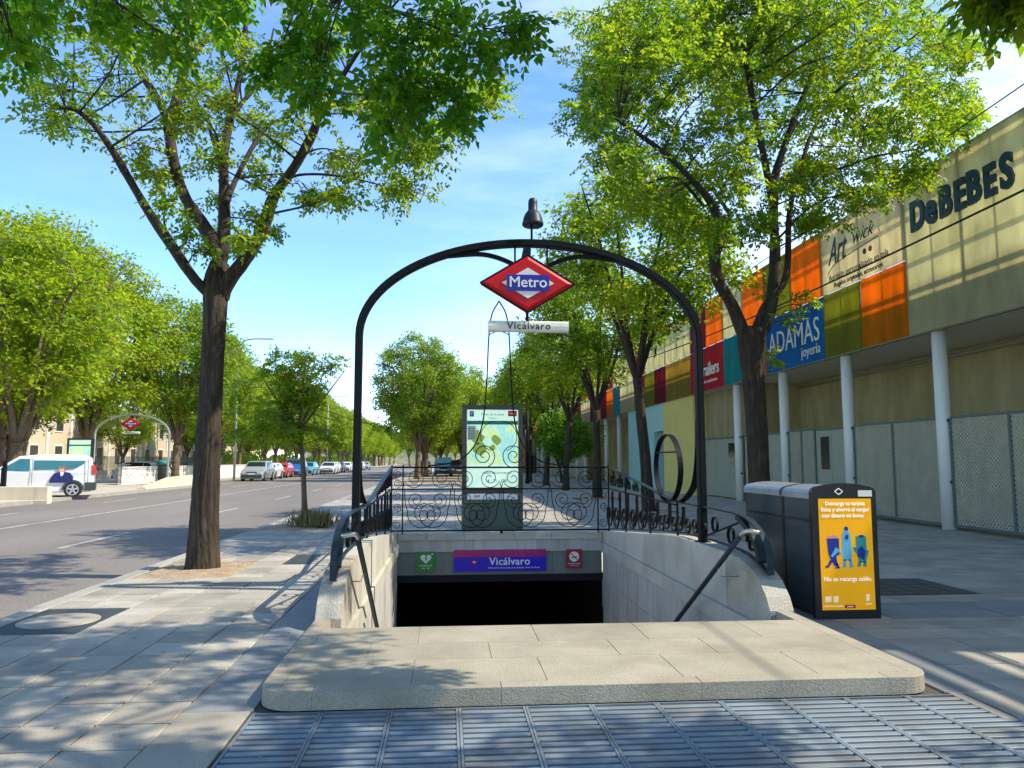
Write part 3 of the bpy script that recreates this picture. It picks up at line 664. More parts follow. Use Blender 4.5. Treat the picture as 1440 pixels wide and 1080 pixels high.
# side railings
def top_z(y):
    for (a, b), (c, d) in zip([(7.9, .94), (10.1, .95), (12, 1.12), (RYB, 1.375)], [(10.1, .95), (12, 1.12), (RYB, 1.375), (99, 1.4)]):
        if a <= y <= c: return b + (d - b) * (y - a) / (c - a)
    return .94
def side_rail(right):
    X = RXR if right else RXL
    t = thing('iron_railing', 'dark wrought iron side railing with curled front end on the %s parapet' % ('right' if right else 'left'), 'railing', (X, 10.5, .4))
    ys = [RYB - .02 - i * .3 for i in range(23)]
    MB().bar(cr_spline([(X, RYB, 1.375), (X, 12.0, 1.125), (X, 10.6, .975), (X, 9.9, .945), (X, 8.6, .94), (X, 7.95, .925), (X, 7.6, .86), (X, 7.35, .73), (X, 7.25, .60), (X, 7.235, .40)], n=6), (1, 0, 0), .032, .009).build('top_rail', M['iron_blue'], t)
    MB().bar([(X, RYB, .965), (X, 12, .93), (X, 10.3, .90)], (1, 0, 0), .015, .009).build('middle_rail', M['black'], t)
    MB().bar([(X, y, pz(y) + .05) for y in ys if y > 7.9] + [(X, 7.75, pz(7.75) + .04), (X, 7.45, pz(7.45) + .03), (X, 7.26, .40)], (1, 0, 0), .018, .010).build('bottom_rail', M['iron_blue'], t)
    MB().bar([(X, 9.15, pz(9.15) + .06), (X, 7.75, .90)], (1, 0, 0), .012, .008).build('brace_bar', M['black'], t)
    MB().bar(cr_spline([(X, 8.0, .91), (X, 7.7, .80), (X, 7.52, .66), (X, 7.42, .50)], n=5), (1, 0, 0), .045, .03).build('end_scroll', M['iron_blue'], t)
    for y, r, z in ((8.75, .085, .76), (8.25, .085, .68), (7.68, .12, .66)):
        MB().bar([(X, y + u, z + v) for u, v in spiral((0, 0), r, r if r < .1 else .02, 0, 1.0 if r < .1 else 1.7, 1, 26)], (1, 0, 0), .016, .006).build('ring', M['black'], t)
    for y in (RYB - .005 - .0, 13.2, 11.6, 10.2, 9.32):
        MB().box((X - .013, y - .013, pz(y) - .005), (X + .013, y + .013, top_z(y) - .005)).build('post', M['black'], t)
    # lower tier
    y = RYB - .12; k = 0
    while y > 9.45:
        zb = pz(y) + .06; h = min(.96, top_z(y)) - zb - .03
        if y < 11.5: h = min(top_z(y), .915) - zb - .02
        for s_ in (1, -1):
            r = h * .36
            q = smooth2([(s_ * .03, h), (s_ * .035, h * .65), (s_ * .05, h * .42)], 4) + spiral((s_ * (.05 + r), h * .36), r, .03, math.pi if s_ > 0 else 0, 1.45, s_, 30)
            MB().bar([(X, y - .23 + u, zb + v) for u, v in q], (1, 0, 0), .014, .0055).build('scroll', M['black'], t)
        q = spiral((0, h * .80), h * .13, .02, R(-90), 1.5, 1, 18)
        MB().bar([(X, y - .23 + u, zb + v + .02) for u, v in q], (1, 0, 0), .012, .005).build('scroll', M['black'], t)
        y -= .62; k += 1
    y = RYB - .3
    while y > 11.6:
        h = top_z(y - .15) - .955
        for s_ in (1, -1):
            q = spiral((s_ * .12, h * .5), h * .42, .02, math.pi / 2, 1.6, s_, 24)
            MB().bar([(X, y - .15 + u, .96 + v) for u, v in q], (1, 0, 0), .012, .005).build('scroll', M['black'], t)
        y -= .56
    return t
side_rail(False); side_rail(True)
# handrails inside the stairwell
def handrail(x, s_, label):
    t = thing('handrail', label, 'handrail', (x, 7.2, .8))
    p = cr_spline([(x + s_ * .13, 6.98, .83), (x + s_ * .02, 7.0, .845), (x, 7.12, .80)], n=4) + [Vector((x, 7.12 + k * .6, .80 - k * .345)) for k in range(1, 12)]
    MB().tube(p, .021, 10).build('rail', M['steel'], t)
    MB().tube([Vector((x, 7.13, .79)) + Vector((0, k * .62, -k * .357)) for k in range(0, 11)], .026, 10).build('grip', M['iron_blue'], t)
    for k in (1.1, 4.0, 7.0):
        c = Vector((x, 7.12 + k * .6, .80 - k * .345))
        MB().tube([c + Vector((0, 0, -.02)), c + Vector((s_ * .04, 0, -.11)), c + Vector((s_ * .22, 0, -.11))], .008, 6).build('bracket', M['steel'], t)
handrail(2.80, 1, 'steel handrail with a bent top end going down along the right stair wall')
handrail(-.80, -1, 'dark handrail going down along the left stair wall')

# ================================================================== ARCH WITH SIGN
AX, AY = 1.03, 9.15
arch = thing('metro_arch', 'tall black iron arch spanning the metro stairs with a bell lamp on top', 'arch', (AX, AY, .5))
HW = 2.09; ZS = 3.0; ZT = 4.185
pts = [(AX - HW, AY, .5), (AX - HW, AY, 1.5), (AX - HW, AY, 2.4), (AX - HW, AY, ZS)] + [(AX - HW * math.cos(a), AY, ZS + (ZT - ZS) * math.sin(a)) for a in [math.pi * i / 48 for i in range(1, 48)]] + [(AX + HW, AY, ZS), (AX + HW, AY, 2.4), (AX + HW, AY, 1.5), (AX + HW, AY, .5)]
MB().bar(pts, (0, 1, 0), .055, .042).build('frame', M['black'], arch)
MB().bar([(p[0] , p[1] - .058, p[2]) for p in pts], (0, 1, 0), .006, .030).build('face_rib', M['black'], arch)
for s_ in (1, -1):
    X = AX + s_ * HW
    MB().box((X - .07, AY - .09, .505), (X + .07, AY + .09, .53)).build('foot_plate', M['black'], arch)
    MB().bar(cr_spline([(X, AY + .05, 2.0), (X, AY + .09, 1.6), (X, AY + .28, 1.2), (X, AY + .75, .98), (X, AY + 1.2, .96)], n=6), (1, 0, 0), .045, .008).build('side_brace', M['black'], arch)
    # arms joining behind the sign
    MB().bar(cr_spline([(AX + s_ * 1.05, AY, 4.00), (AX + s_ * .60, AY + .03, 4.04), (AX + s_ * .25, AY + .05, 3.94), (AX + s_ * .03, AY + .08, 3.78)], n=6), (0, 1, 0), .035, .022).build('arm', M['black'], arch)
    MB().tube([(AX - .01 + s_ * .20, AY - .02, 4.16), (AX - .01 + s_ * .20, AY - .02, 3.6)], .012, 8).build('hanger', M['black'], arch)
X = AX + HW
q = [(X, 10.58 + .60 * math.cos(a), 1.40 + .47 * math.sin(a)) for a in [2 * math.pi * i / 40 for i in range(41)]]
ring = thing('ring_ornament', 'large upright oval iron ring standing on the right side railing', 'ornament', (X, 10.58, .93))
MB().bar(q, (1, 0, 0), .036, .008).build('hoop', M['black'], ring)
MB().bar([(X, 10.07, 1.62), (X, 11.09, 1.62)], (1, 0, 0), .02, .010).build('cross_bar', M['black'], ring)
MB().tube([(AX, AY, 4.2), (AX, AY, 4.42)], .014, 8).build('lamp_stem', M['black'], arch)
MB().prism([(AX - .17, 3.80), (AX - .02, 3.70), (AX - .01, 4.15), (AX - .10, 4.15)], 'y', AY - .02, AY + .02).build('bracket', M['iron_blue'], arch)
MB().lathe([(.001, .375), (.03, .37), (.052, .35), (.058, .31), (.058, .215), (.075, .195), (.098, .165), (.116, .12), (.126, .07), (.134, .05), (.134, .025), (.118, .01), (.02, .02)][::-1], (AX + .015, AY, 4.395), 24).build('bell_lamp', M['iron_blue'], arch)
def metro_sign(cx, cy, cz, label, plate_text=True):
    t = thing('metro_sign', label, 'sign', (cx, cy, cz)); w, h, d = .565, .345, .075
    vs = []
    for (ww, hh, yy_) in ((w, h, d), (w, h, -d + .025), (w - .075, h - .048, -d)):
        vs += [(cx - ww, cy + yy_, cz), (cx, cy + yy_, cz + hh), (cx + ww, cy + yy_, cz), (cx, cy + yy_, cz - hh)]
    fs = [(0, 1, 2, 3), (11, 10, 9, 8)] + [(i + a, (i + 1) % 4 + a, (i + 1) % 4 + a + 4, i + a + 4) for a in (0, 4) for i in range(4)]
    MB().add(vs, fs).build('body', M['red'], t)
    b = [(cx - w - .012, cy - d + .03, cz), (cx, cy - d + .03, cz + h + .01), (cx + w + .012, cy - d + .03, cz), (cx, cy - d + .03, cz - h - .01), (cx - w - .012, cy - d + .03, cz)]
    g = MB()
    for p, q_ in zip(b, b[1:]): g.bar([p, q_], (0, 1, 0), .012, .010)
    g.build('rim', M['black'], t)
    g = MB(); g.prism([(cx - .318, cz), (cx, cz + .19), (cx + .318, cz), (cx, cz - .19)], 'y', cy - d - .008, cy - d + .002); g.build('white_diamond', M['white'], t)
    MB().box((cx - .258, cy - d - .016, cz - .100), (cx + .258, cy - d - .007, cz + .100)).build('blue_panel', M['blue'], t)
    text('Metro', .185, (cx, cy - d - .018, cz + .004), XD, YD, M['white'], parent=t, bold=.0026, spacing=1.0)
    return t
ms = metro_sign(.965, AY - .09, 3.645, 'large red diamond metro sign hanging under the near black arch')
pl = thing('name_plate', 'long cream name plate reading Vicálvaro under the large red diamond', 'sign', (.98, AY - .06, 3.06))
g = MB(); g.prism([(p[0], p[1]) for p in arc(AY - .11, 3.125, .0, 0, 0, 1)][:0] + [(AY - .10, 3.062), (AY - .115, 3.08), (AY - .12, 3.125), (AY - .115, 3.17), (AY - .10, 3.19), (AY - .02, 3.19), (AY - .02, 3.062)], 'x', .488, 1.470); g.build('plate', M['plate'], pl)
text('Vicálvaro', .128, (.98, AY - .124, 3.124), XD, YD, M['text_black'], parent=pl, bold=.0012, spacing=1.12)
MB().tube([(.965, AY - .07, 3.32), (.965, AY - .07, 3.185)], .018, 8).build('stem', M['black'], pl)

# ================================================================== MAP TOTEM
def totem(cx, cy, label, full=True):
    t = thing('map_totem', label, 'information board', (cx, cy, 0)); w = .655; y0 = cy - .09
    MB().box((cx - w, y0, 0), (cx + w, cy + .09, .80)).build('base', M['totem_green'], t)
    g = MB(); g.box((cx - w, y0, .80), (cx - w + .10, cy + .09, 2.70)); g.box((cx + w - .10, y0, .80), (cx + w, cy + .09, 2.70)); g.box((cx - w + .10, y0, 2.60), (cx + w - .10, cy + .09, 2.70)); g.box((cx - w + .10, y0, .80), (cx + w - .10, cy + .09, .93)); g.build('frame', M['bin_black'], t)
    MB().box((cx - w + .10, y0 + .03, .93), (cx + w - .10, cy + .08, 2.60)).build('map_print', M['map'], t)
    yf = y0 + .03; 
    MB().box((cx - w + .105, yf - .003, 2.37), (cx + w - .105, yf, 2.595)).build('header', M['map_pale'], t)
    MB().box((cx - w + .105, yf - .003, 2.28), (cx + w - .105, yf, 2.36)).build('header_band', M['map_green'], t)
    if full:
        MB().box((cx - w + .105, yf - .003, .935), (cx + w - .105, yf, 1.42)).build('legend', M['map_pale'], t)
        MB().box((cx - w + .16, yf - .008, 2.45), (cx - w + .25, yf - .003, 2.57)).build('badge', M['map_blue'], t)
        MB().box((cx + w - .32, yf - .008, 2.46), (cx + w - .13, yf - .003, 2.58)).build('badge', M['red'], t)
        text('P', .09, (cx - w + .205, yf - .009, 2.51), XD, YD, M['white'], parent=t, ext=.001); text('Metro', .05, (cx + w - .225, yf - .009, 2.52), XD, YD, M['white'], parent=t, ext=.001, bold=.001)
        text('Plano de la zona', .075, (cx, yf - .005, 2.50), XD, YD, M['map_green'], parent=t, ext=.001); text('Vicálvaro', .05, (cx, yf - .005, 2.42), XD, YD, M['map_green'], parent=t, ext=.001)
        MB().box((cx - w + .12, yf - .004, 1.95), (cx - w + .29, yf, 2.25)).build('inset', M['map_panel'], t)
        for j in range(5): MB().box((cx - w + .13, yf - .006, 1.98 + j * .05), (cx - w + .27, yf - .004, 1.995 + j * .05)).build('inset_line', M['map_green'], t)
        r = random.Random(2)
        for (bx, bz, br) in ((-.35, 2.02, .16), (.08, 1.95, .12), (-.28, 1.75, .14), (.0, 1.78, .07), (-.42, 1.85, .12)):
            poly = [(cx + bx + br * r.uniform(.7, 1.2) * math.cos(a), bz + br * r.uniform(.6, 1.1) * math.sin(a)) for a in [2 * math.pi * i / 9 for i in range(9)]]
            if min(p[0] for p in poly) > cx - w + .11: MB().prism(poly, 'y', yf - .003, yf + .001).build('park_patch', M['map_yellow'], t)
        text('LÍNEAS DE AUTOBUSES', .06, (cx + .1, yf - .005, 1.24), XD, YD, M['text_black'], parent=t, ext=.001); text('4 · 71 · 100', .09, (cx + .1, yf - .005, 1.07), XD, YD, M['text_black'], parent=t, ext=.001, bold=.001)
        for j, (a, b) in enumerate(((-.54, -.14), (-.12, .18), (.20, .54))): MB().box((cx + a, y0 - .006, .68), (cx + b, y0, .80)).build('strip_plate', M['white'], t)
        text('EMT', .07, (cx - .32, y0 - .008, .74), XD, YD, M['text_black'], parent=t, ext=.001, bold=.001); text('Metro', .05, (cx + .37, y0 - .008, .74), XD, YD, M['red'], parent=t, ext=.001)
    return t
totem(.985, 16.45, 'tall black framed street map board standing behind the back railing of the stairs')
totem(-19.4, 42.3, 'small distant street map board behind the white van across the road', False)

# ================================================================== ADVERTISING BIN
bx0, bx1, by0, by1 = 3.52, 4.15, 7.12, 8.85
bn = thing('advertising_bin', 'dark steel compactor litter bin with a yellow advert on its front end beside the stairs', 'litter bin', ((bx0 + bx1) / 2, (by0 + by1) / 2, 0))
cxx = (bx0 + bx1) / 2
def arcprof(x0, x1, z, rise, n=8): return [(x1 - (x1 - x0) * i / n, z + rise * (1 - (2 * i / n - 1) ** 2)) for i in range(n + 1)]
MB().box((bx0 + .03, by0 + .05, .05), (bx1 - .03, by1, 1.13)).build('body', M['bin_blue'], bn)
MB().box((bx0 + .06, by0 + .10, 0), (bx1 - .06, by1 - .05, .05)).build('plinth', M['trim'], bn)
pr = [(bx0 + .01, 1.13), (bx0 + .015, 1.19), (bx0 + .04, 1.215)] + arcprof(bx0 + .06, bx1 - .06, 1.222, .035)[::-1] + [(bx1 - .04, 1.215), (bx1 - .015, 1.19), (bx1 - .01, 1.13)]
MB().prism(pr, 'y', by0 + .05, by1 + .01).build('lid', M['bin_top'], bn)
MB().prism([(p[0] + (-.006 if p[0] < cxx else .006), p[1] + .006) for p in pr[:]] , 'y', 7.82, 7.87).build('strap', M['bin_blue'], bn)
g = MB(); g.box((bx0 + .022, 7.82, .06), (bx0 + .03, 7.87, 1.13)); g.build('strap', M['bin_black'], bn)
MB().box((bx0 + .024, by0 + .12, .90), (bx0 + .03, by1 - .1, .93)).build('seam', M['bin_black'], bn)
fp = [(bx0 - .01, .0), (bx0 - .01, 1.20), (bx0 + .01, 1.235), (bx0 + .05, 1.252)] + arcprof(bx0 + .08, bx1 - .08, 1.256, .028)[::-1] + [(bx1 - .05, 1.252), (bx1 - .01, 1.235), (bx1 + .01, 1.20), (bx1 + .01, .0)]
MB().prism(fp, 'y', by0, by0 + .055).build('front_frame', M['bin_black'], bn)
yp = by0 - .004
pox0, pox1, poz0, poz1 = bx0 + .055, bx1 - .045, .085, 1.135
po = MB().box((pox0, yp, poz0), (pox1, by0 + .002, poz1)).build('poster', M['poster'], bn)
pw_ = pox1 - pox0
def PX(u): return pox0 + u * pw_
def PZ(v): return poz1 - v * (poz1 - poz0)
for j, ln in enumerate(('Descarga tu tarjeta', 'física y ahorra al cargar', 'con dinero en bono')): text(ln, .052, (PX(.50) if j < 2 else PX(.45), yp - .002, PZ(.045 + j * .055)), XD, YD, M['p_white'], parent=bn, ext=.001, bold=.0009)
text('No es recarga saldo.', .058, (PX(.50), yp - .002, PZ(.725)), XD, YD, M['p_white'], parent=bn, ext=.001, bold=.0008)
def flatp(poly, m, name='printed_figure', lift=.002): return MB().prism([(PX(u), PZ(v)) for u, v in poly], 'y', yp - lift, yp + .0005).build(name, M[m], bn)
flatp([(.13, .36), (.36, .36), (.36, .50), (.30, .52), (.32, .60), (.26, .61), (.20, .56), (.15, .50)], 'p_navy'); flatp([(.12, .355), (.16, .335), (.22, .34), (.26, .325), (.33, .34), (.36, .358)], 'p_pink')
flatp([(.29, .44), (.36, .46), (.40, .50), (.38, .51), (.34, .48), (.22, .53), (.19, .52)], 'p_sky', lift=.004)
flatp([(.18, .55), (.22, .57), (.15, .62), (.10, .625), (.08, .61), (.13, .60)], 'p_navy'); flatp([(.28, .58), (.32, .58), (.35, .615), (.36, .63), (.25, .63), (.29, .61)], 'p_navy')
flatp([(.42, .38), (.43, .32), (.46, .29), (.53, .29), (.58, .32), (.59, .38), (.59, .52), (.57, .56), (.43, .56), (.42, .52)], 'p_sky'); flatp([(.47, .26), (.50, .25), (.54, .26), (.54, .29), (.47, .29)], 'p_navy')
flatp([(.43, .55), (.48, .55), (.47, .62), (.41, .625)], 'p_sky'); flatp([(.53, .55), (.58, .55), (.61, .62), (.54, .625)], 'p_sky'); flatp([(.48, .34), (.51, .32), (.54, .34), (.53, .37), (.49, .37)], 'p_navy', lift=.004)
flatp([(.68, .34), (.87, .34), (.88, .46), (.92, .48), (.88, .54), (.86, .58), (.72, .58), (.70, .52), (.62, .46), (.62, .44), (.68, .44)], 'p_teal'); flatp([(.71, .46), (.79, .43), (.86, .48), (.82, .56), (.77, .54), (.70, .53)], 'p_navy', lift=.004); flatp([(.74, .33), (.83, .33), (.83, .355), (.74, .355)], 'p_navy', lift=.004)
flatp([(.71, .57), (.76, .57), (.76, .61), (.68, .62)], 'p_teal'); flatp([(.80, .57), (.86, .57), (.87, .61), (.80, .62)], 'p_teal')
for u, v, w_, h_ in ((.06, .88, .12, .05), (.22, .88, .09, .055), (.83, .865, .07, .06)):
    g = MB(); n_ = 4
    for a in range(n_):
        g.box((PX(u), yp - .002, PZ(v + h_ * (a + .55) / n_)), (PX(u + w_ * (1 - .15 * (a % 2))), yp, PZ(v + h_ * a / n_)))
    g.build('crest_print', M['p_white'], bn)
flatp([(.42, .955), (.62, .955), (.62, .985), (.42, .985)], 'red', 'metro_badge'); text('metro', .026, (PX(.52), yp - .003, PZ(.969)), XD, YD, M['p_white'], parent=bn, ext=.0005)
text('COMUNIDAD DE MADRID', .017, (PX(.20), yp - .002, PZ(.965)), XD, YD, M['p_white'], parent=bn, ext=.0005); text('MADRID', .017, (PX(.87), yp - .002, PZ(.95)), XD, YD, M['p_white'], parent=bn, ext=.0005)
g = MB()
dd = [(cxx - .09, 1.205), (cxx - .05, 1.235), (cxx - .01, 1.205), (cxx - .05, 1.175), (cxx - .09, 1.205)]
for p, q_ in zip(dd, dd[1:]): g.bar([(p[0], by0 - .002, p[1]), (q_[0], by0 - .002, q_[1])], (0, 1, 0), .002, .003)
g.build('emblem', M['p_white'], bn)
MB().box((bx1 - .17, by0 - .003, 1.155), (bx1 - .03, by0, 1.215)).build('sticker', M['plate'], bn)

# ================================================================== ARCADE BUILDING (right)
FX = 10.75; BY = [0.78 + 3.97 * i for i in range(0, 30)]     # bay joints along the street
bd = thing('shopping_arcade', 'long low shopping arcade with coloured panel fascia over white columns on the right', 'building', (FX, 16, 0))
ZF0, ZF1, ZFM = 4.40, 8.08, 6.20
YE = BY[-1]
MB().box((13.3, -10, 0), (13.6, 27.6, 4.395)).build('rear_wall', M['beige'], bd)
MB().box((11.35, 27.6, 0), (13.595, 27.9, 4.395)).build('return_wall', M['beige'], bd)
MB().box((11.352, 27.905, 0), (11.6, 32.5, 4.395)).build('rear_wall', M['beige'], bd)
MB().box((10.80, 32.55, 0), (11.9, 37.25, 4.395)).build('yellow_wall', M['yellow_wall'], bd)
MB().box((10.80, 39.0, 0), (11.9, 44.6, 4.395)).build('pale_blue_wall', M['blue_wall'], bd)
MB().box((10.802, 37.255, 3.0), (11.9, 38.995, 4.39)).build('pale_blue_wall', M['blue_wall'], bd)
MB().box((11.3, 37.255, 0), (11.4, 38.995, 2.995)).build('door', M['glass_dark'], bd)
MB().box((12.4, 44.65, 0), (12.7, YE, 4.39)).build('rear_wall', M['beige'], bd)
MB().box((10.9, -10, 4.405), (16, YE, 4.6)).build('soffit', M['soffit'], bd)
MB().box((11.9, -10, 4.61), (24, YE, 5.15)).build('roof', M['roof'], bd)
MB().box((11.05, -10, 4.605), (11.25, YE, 5.55)).build('parapet', M['roof'], bd); MB().box((10.95, -3, 7.98), (11.35, YE, 8.04)).build('shade_plate', M['roof'], bd)  # unseen plate added to shade the panels' top band; parapet set to shade their foot
MB().tube([(13.2, -8, 4.25), (13.2, 27.4, 4.25)], .05, 8).build('pipe', M['door_green'], bd); MB().tube([(13.22, 19.0, 4.2), (13.22, 19.0, 0)], .035, 8).build('drainpipe', M['trim'], bd)
MB().box((16, -10, 0), (24, YE, 4.6)).build('rear_block', M['beige'], bd)
colm = MB().lathe([(.155, 0), (.155, 4.40)], (0, 0, 0), 20).mesh('column', M['col_white'])
cols = []
for i in range(0, 30):
    y = 15.95 + 3.97 * (i - 3)
    if 31 < y < 45: continue
    link('column', colm, bd, (10.98 - FX, y - 16, 0)); cols.append(y)
    if i < 9:
        for z in (1.0, 2.35): MB().box((10.94, y - .20, z), (11.02, y - .155, z + .07)).build('bracket', M['trim'], bd)
# fascia: translucent panels on a steel frame standing in front of the roof
def panel(y0, y1, z0, z1, m):
    return MB().box((FX - .012, y0 + .012, z0 + .008), (FX + .0, y1 - .012, z1 - .008)).build('fascia_panel', M[m], bd)
hb = lambda i: (BY[i] + BY[i + 1]) / 2
lay = {}
P1 = panel(BY[1] , BY[3] - .02, ZF0, ZF1, 'beige'); P2 = panel(BY[3], BY[4], ZF0, ZF1, 'beige')
pA = panel(BY[4], BY[5], ZFM, ZF1, 'cream'); panel(BY[4], hb(4), ZF0, ZFM, 'orange'); panel(hb(4), BY[5], ZF0, ZFM, 'olive')
pB = panel(BY[5], BY[6], ZF0, ZFM, 'adamas'); panel(BY[5], hb(5), ZFM, ZF1, 'orange'); panel(hb(5), BY[6], ZFM, ZF1, 'olive')
panel(BY[6], BY[6] + .9, ZF0, ZFM, 'orange'); panel(BY[6] + .9, BY[7], ZF0, ZFM, 'teal'); panel(BY[6], hb(6), ZFM, ZF1, 'orange'); panel(hb(6), BY[7], ZFM, ZF1, 'beige')
pR = panel(BY[7], BY[8], ZF0, ZFM, 'redp'); panel(BY[7], hb(7), ZFM, ZF1, 'orange'); panel(hb(7), BY[8], ZFM, ZF1, 'maroonp')
panel(BY[8], BY[9], ZF0, ZFM, 'mustard'); pN = panel(BY[8], BY[10], ZFM, ZF1, 'beige')
panel(BY[9], hb(9), ZF0, ZFM, 'maroonp'); panel(hb(9), BY[10], ZF0, ZFM, 'olive')
r = random.Random(11); seq = ['maroonp', 'teal', 'orange', 'cream', 'olive', 'mustard', 'beige', 'redp']
for i in range(10, 29):
    a, b = r.sample(seq, 2); c, d = r.sample(seq, 2)
    panel(BY[i], hb(i), ZF0, ZFM, a); panel(hb(i), BY[i + 1], ZF0, ZFM, b)
    if i % 2: panel(BY[i], BY[i + 1], ZFM, ZF1, 'cream')
    else: panel(BY[i], hb(i), ZFM, ZF1, c); panel(hb(i), BY[i + 1], ZFM, ZF1, d)
MB().box((FX + .0, -3, ZF1 - .005), (FX + .14, YE, ZF1 + .035)).build('coping', M['olive'], bd)
MB().box((FX + .003, -3, ZF0 - .02), (FX + .145, YE, ZF0 + .02)).build('bottom_rail', M['frame_steel'], bd)
for z in (5.55, ZFM, 7.3): MB().box((FX + .12, -3, z - .035), (FX + .18, YE, z + .035)).build('frame_rail', M['frame_steel'], bd)
for i in range(1, 29):
    for k, w in ((0, .09), (.25, .025), (.5, .05), (.75, .025)):
        y = BY[i] + 3.97 * k; MB().box((FX + .05, y - w, ZF0 + .03), (FX + .11, y + w, ZF1 - .01)).build('frame_post', M['frame_steel'], bd)
# lettering on the fascia (reads towards the street, left = farther away)
TX, TY_ = (0, -1, 0), (0, 0, 1); fx = FX - .02
yy0, yy1 = 16.2, 13.05
word = 'DeBEBES'
xpos = [0.0, .145, .295, .435, .565, .705, .845]; ups = [0, .03, .02, .0, .03, .0, .03]; szs = [1.02, 1.12, 1.02, .95, 1.02, .95, 1.02]
for c, u, du, s_ in zip(word, xpos, ups, szs):
    text(c, .92 * s_, (fx - .03, yy0 - u * 3.3 - .15, 7.07 - .03 * u * 3 + du), TX, TY_, M['debebes'], 'letter', P2 if True else bd, ext=.03, fat=.036, sx=.78)
text('Art', 1.05, (fx, 19.75, 7.30), TX, TY_, M['text_black'], 'lettering', pA, ext=.005, shear=.45, sx=.62, bold=.012)
text('wick', .55, (fx, 18.45, 7.40), TX, TY_, M['text_black'], 'lettering', pA, ext=.005, shear=.45, sx=1.0, bold=-.004)
g = MB(); g.bar(cr_spline([(fx, 20.25, 6.75), (fx, 19.9, 6.93), (fx, 19.2, 7.02), (fx, 17.7, 7.12)], n=5), (1, 0, 0), .004, .012); g.build('underline', M['text_black'], pA)
for y, m in ((18.35, 'text_black'), (18.08, 'red')):
    g = MB(); g.prism([(y + .075 * math.cos(a), 6.90 + .075 * math.sin(a)) for a in [2 * math.pi * i / 16 for i in range(16)]], 'x', fx - .005, fx + .008); g.build('dot', M[m], pA)
text('Bordado personalizado en tela', .24, (fx, 18.75, 6.60), TX, TY_, M['text_black'], 'lettering', pA, ext=.004, sx=.98)
text('Regalos originales, accesorios', .19, (fx, 18.75, 6.36), TX, TY_, M['text_black'], 'lettering', pA, ext=.004, bold=.004, sx=1.05)
text('ADAMAS', 1.02, (fx, 22.6, 5.30), TX, TY_, M['white'], 'lettering', pB, ext=.01, sx=.86, bold=-.006)
text('joyería', .44, (fx, 21.45, 4.76), TX, TY_, M['white'], 'lettering', pB, ext=.01, bold=-.003)
text('m/railers', .75, (fx, 30.4, 5.25), TX, TY_, M['white'], 'lettering', pR, ext=.01, sx=1.0, bold=.02)
text('moda y complementos', .20, (fx, 30.2, 4.78), TX, TY_, M['white'], 'lettering', pR, ext=.01)
text('♫', .9, (fx, 38.2, 7.1), TX, TY_, M['text_black'], 'note_mark', pN, ext=.01)
# mesh fences and grey-green screens between the columns
def mesh_fence(y0, y1, label):
    t = thing('mesh_fence', label, 'fence', (10.98, (y0 + y1) / 2, 0)); X = 11.0; g = MB()
    z0, z1 = .12, 2.42; ym = (y0 + y1) / 2
    for a, b in (((X - .03, y0, z0), (X + .03, y0 + .06, z1)), ((X - .03, y1 - .06, z0), (X + .03, y1, z1)), ((X - .03, ym - .03, z0), (X + .03, ym + .03, z1)),): MB().box(a, b).build('frame_post', M['mesh_frame'], t)
    g = MB(); g.box((X - .028, y0 + .06, z1 - .002), (X + .028, y1 - .06, z1 + .05)); g.build('top_rail', M['mesh_frame'], t)
    g = MB(); g.box((X - .028, y0 + .06, z0 - .04), (X + .028, y1 - .06, z0 + .01)); g.build('bottom_rail', M['mesh_frame'], t)
    g = MB(); p = .095; y = y0 + .06 - (z1 - z0)
    W = y1 - y0 - .12; Hh = z1 - z0
    u = -Hh
    while u < W:
        a = max(u, 0); b = min(u + Hh, W)
        if b > a: 
            g.bar([(X, y0 + .06 + a, z0 + a - u), (X, y0 + .06 + b, z0 + b - u)], (1, 0, 0), .006, .008)
            g.bar([(X + .004, y0 + .06 + a, z1 - (a - u)), (X + .004, y0 + .06 + b, z1 - (b - u))], (1, 0, 0), .006, .008)
        u += p
    x = g.build('wire_mesh', M['mesh'], t); x['kind'] = 'stuff'
    return t
lb = ['diamond mesh fence at the right edge of the arcade, nearest the camera', 'diamond mesh fence just right of the nearest full white column', 'diamond mesh fence right behind the advertising bin between two white columns']
for (a, b), l_ in zip(zip([8.2, 12.2, 16.12], [11.8, 15.78, 19.75]), lb): mesh_fence(a, b, l_)
mesh_fence(21.9, 23.7, 'narrow diamond mesh fence left of the bin, next to a grey screen')
def screen(y0, y1, X, label, win=None, n=3):
    t = thing('metal_screen', label, 'screen', (X, (y0 + y1) / 2, 0)); w = (y1 - y0) / n
    for k in range(n): MB().box((X - .02, y0 + k * w + .01, .06), (X + .02, y0 + (k + 1) * w - .01, 2.38)).build('leaf_panel', M['door_green'], t)
    MB().box((X - .03, y0, 2.385), (X + .03, y1, 2.45)).build('top_rail', M['mesh_frame'], t)
    if win: MB().box((X - .028, win[0], 1.25), (X - .021, win[1], 2.2)).build('window', M['glass_dark'], t)
    return t
screen(20.1, 21.88, 11.02, 'grey green metal screen with a dark window right of the tall tree trunk', (21.1, 21.6), 2)
screen(24.1, 27.55, 11.1, 'grey green metal screen behind the right tree trunk', (26.2, 27.1), 3)
screen(28.1, 32.4, 11.25, 'grey green metal double door with a dark window beside the yellow wall', (28.4, 29.6), 3)
for k in range(11, 27):
    y = 15.95 + 3.97 * k
    if 45 < y < 100: screen(y + .2, y + 3.77, 11.05, ORD[k - 11] + ' grey green screen past the pale blue wall', None, 4)['group'] = 'distant screens between far arcade columns'
MB().box((9.5, 92, 0), (10.3, 130, 4.2)).build('brick_wall', M['brick'], bd)
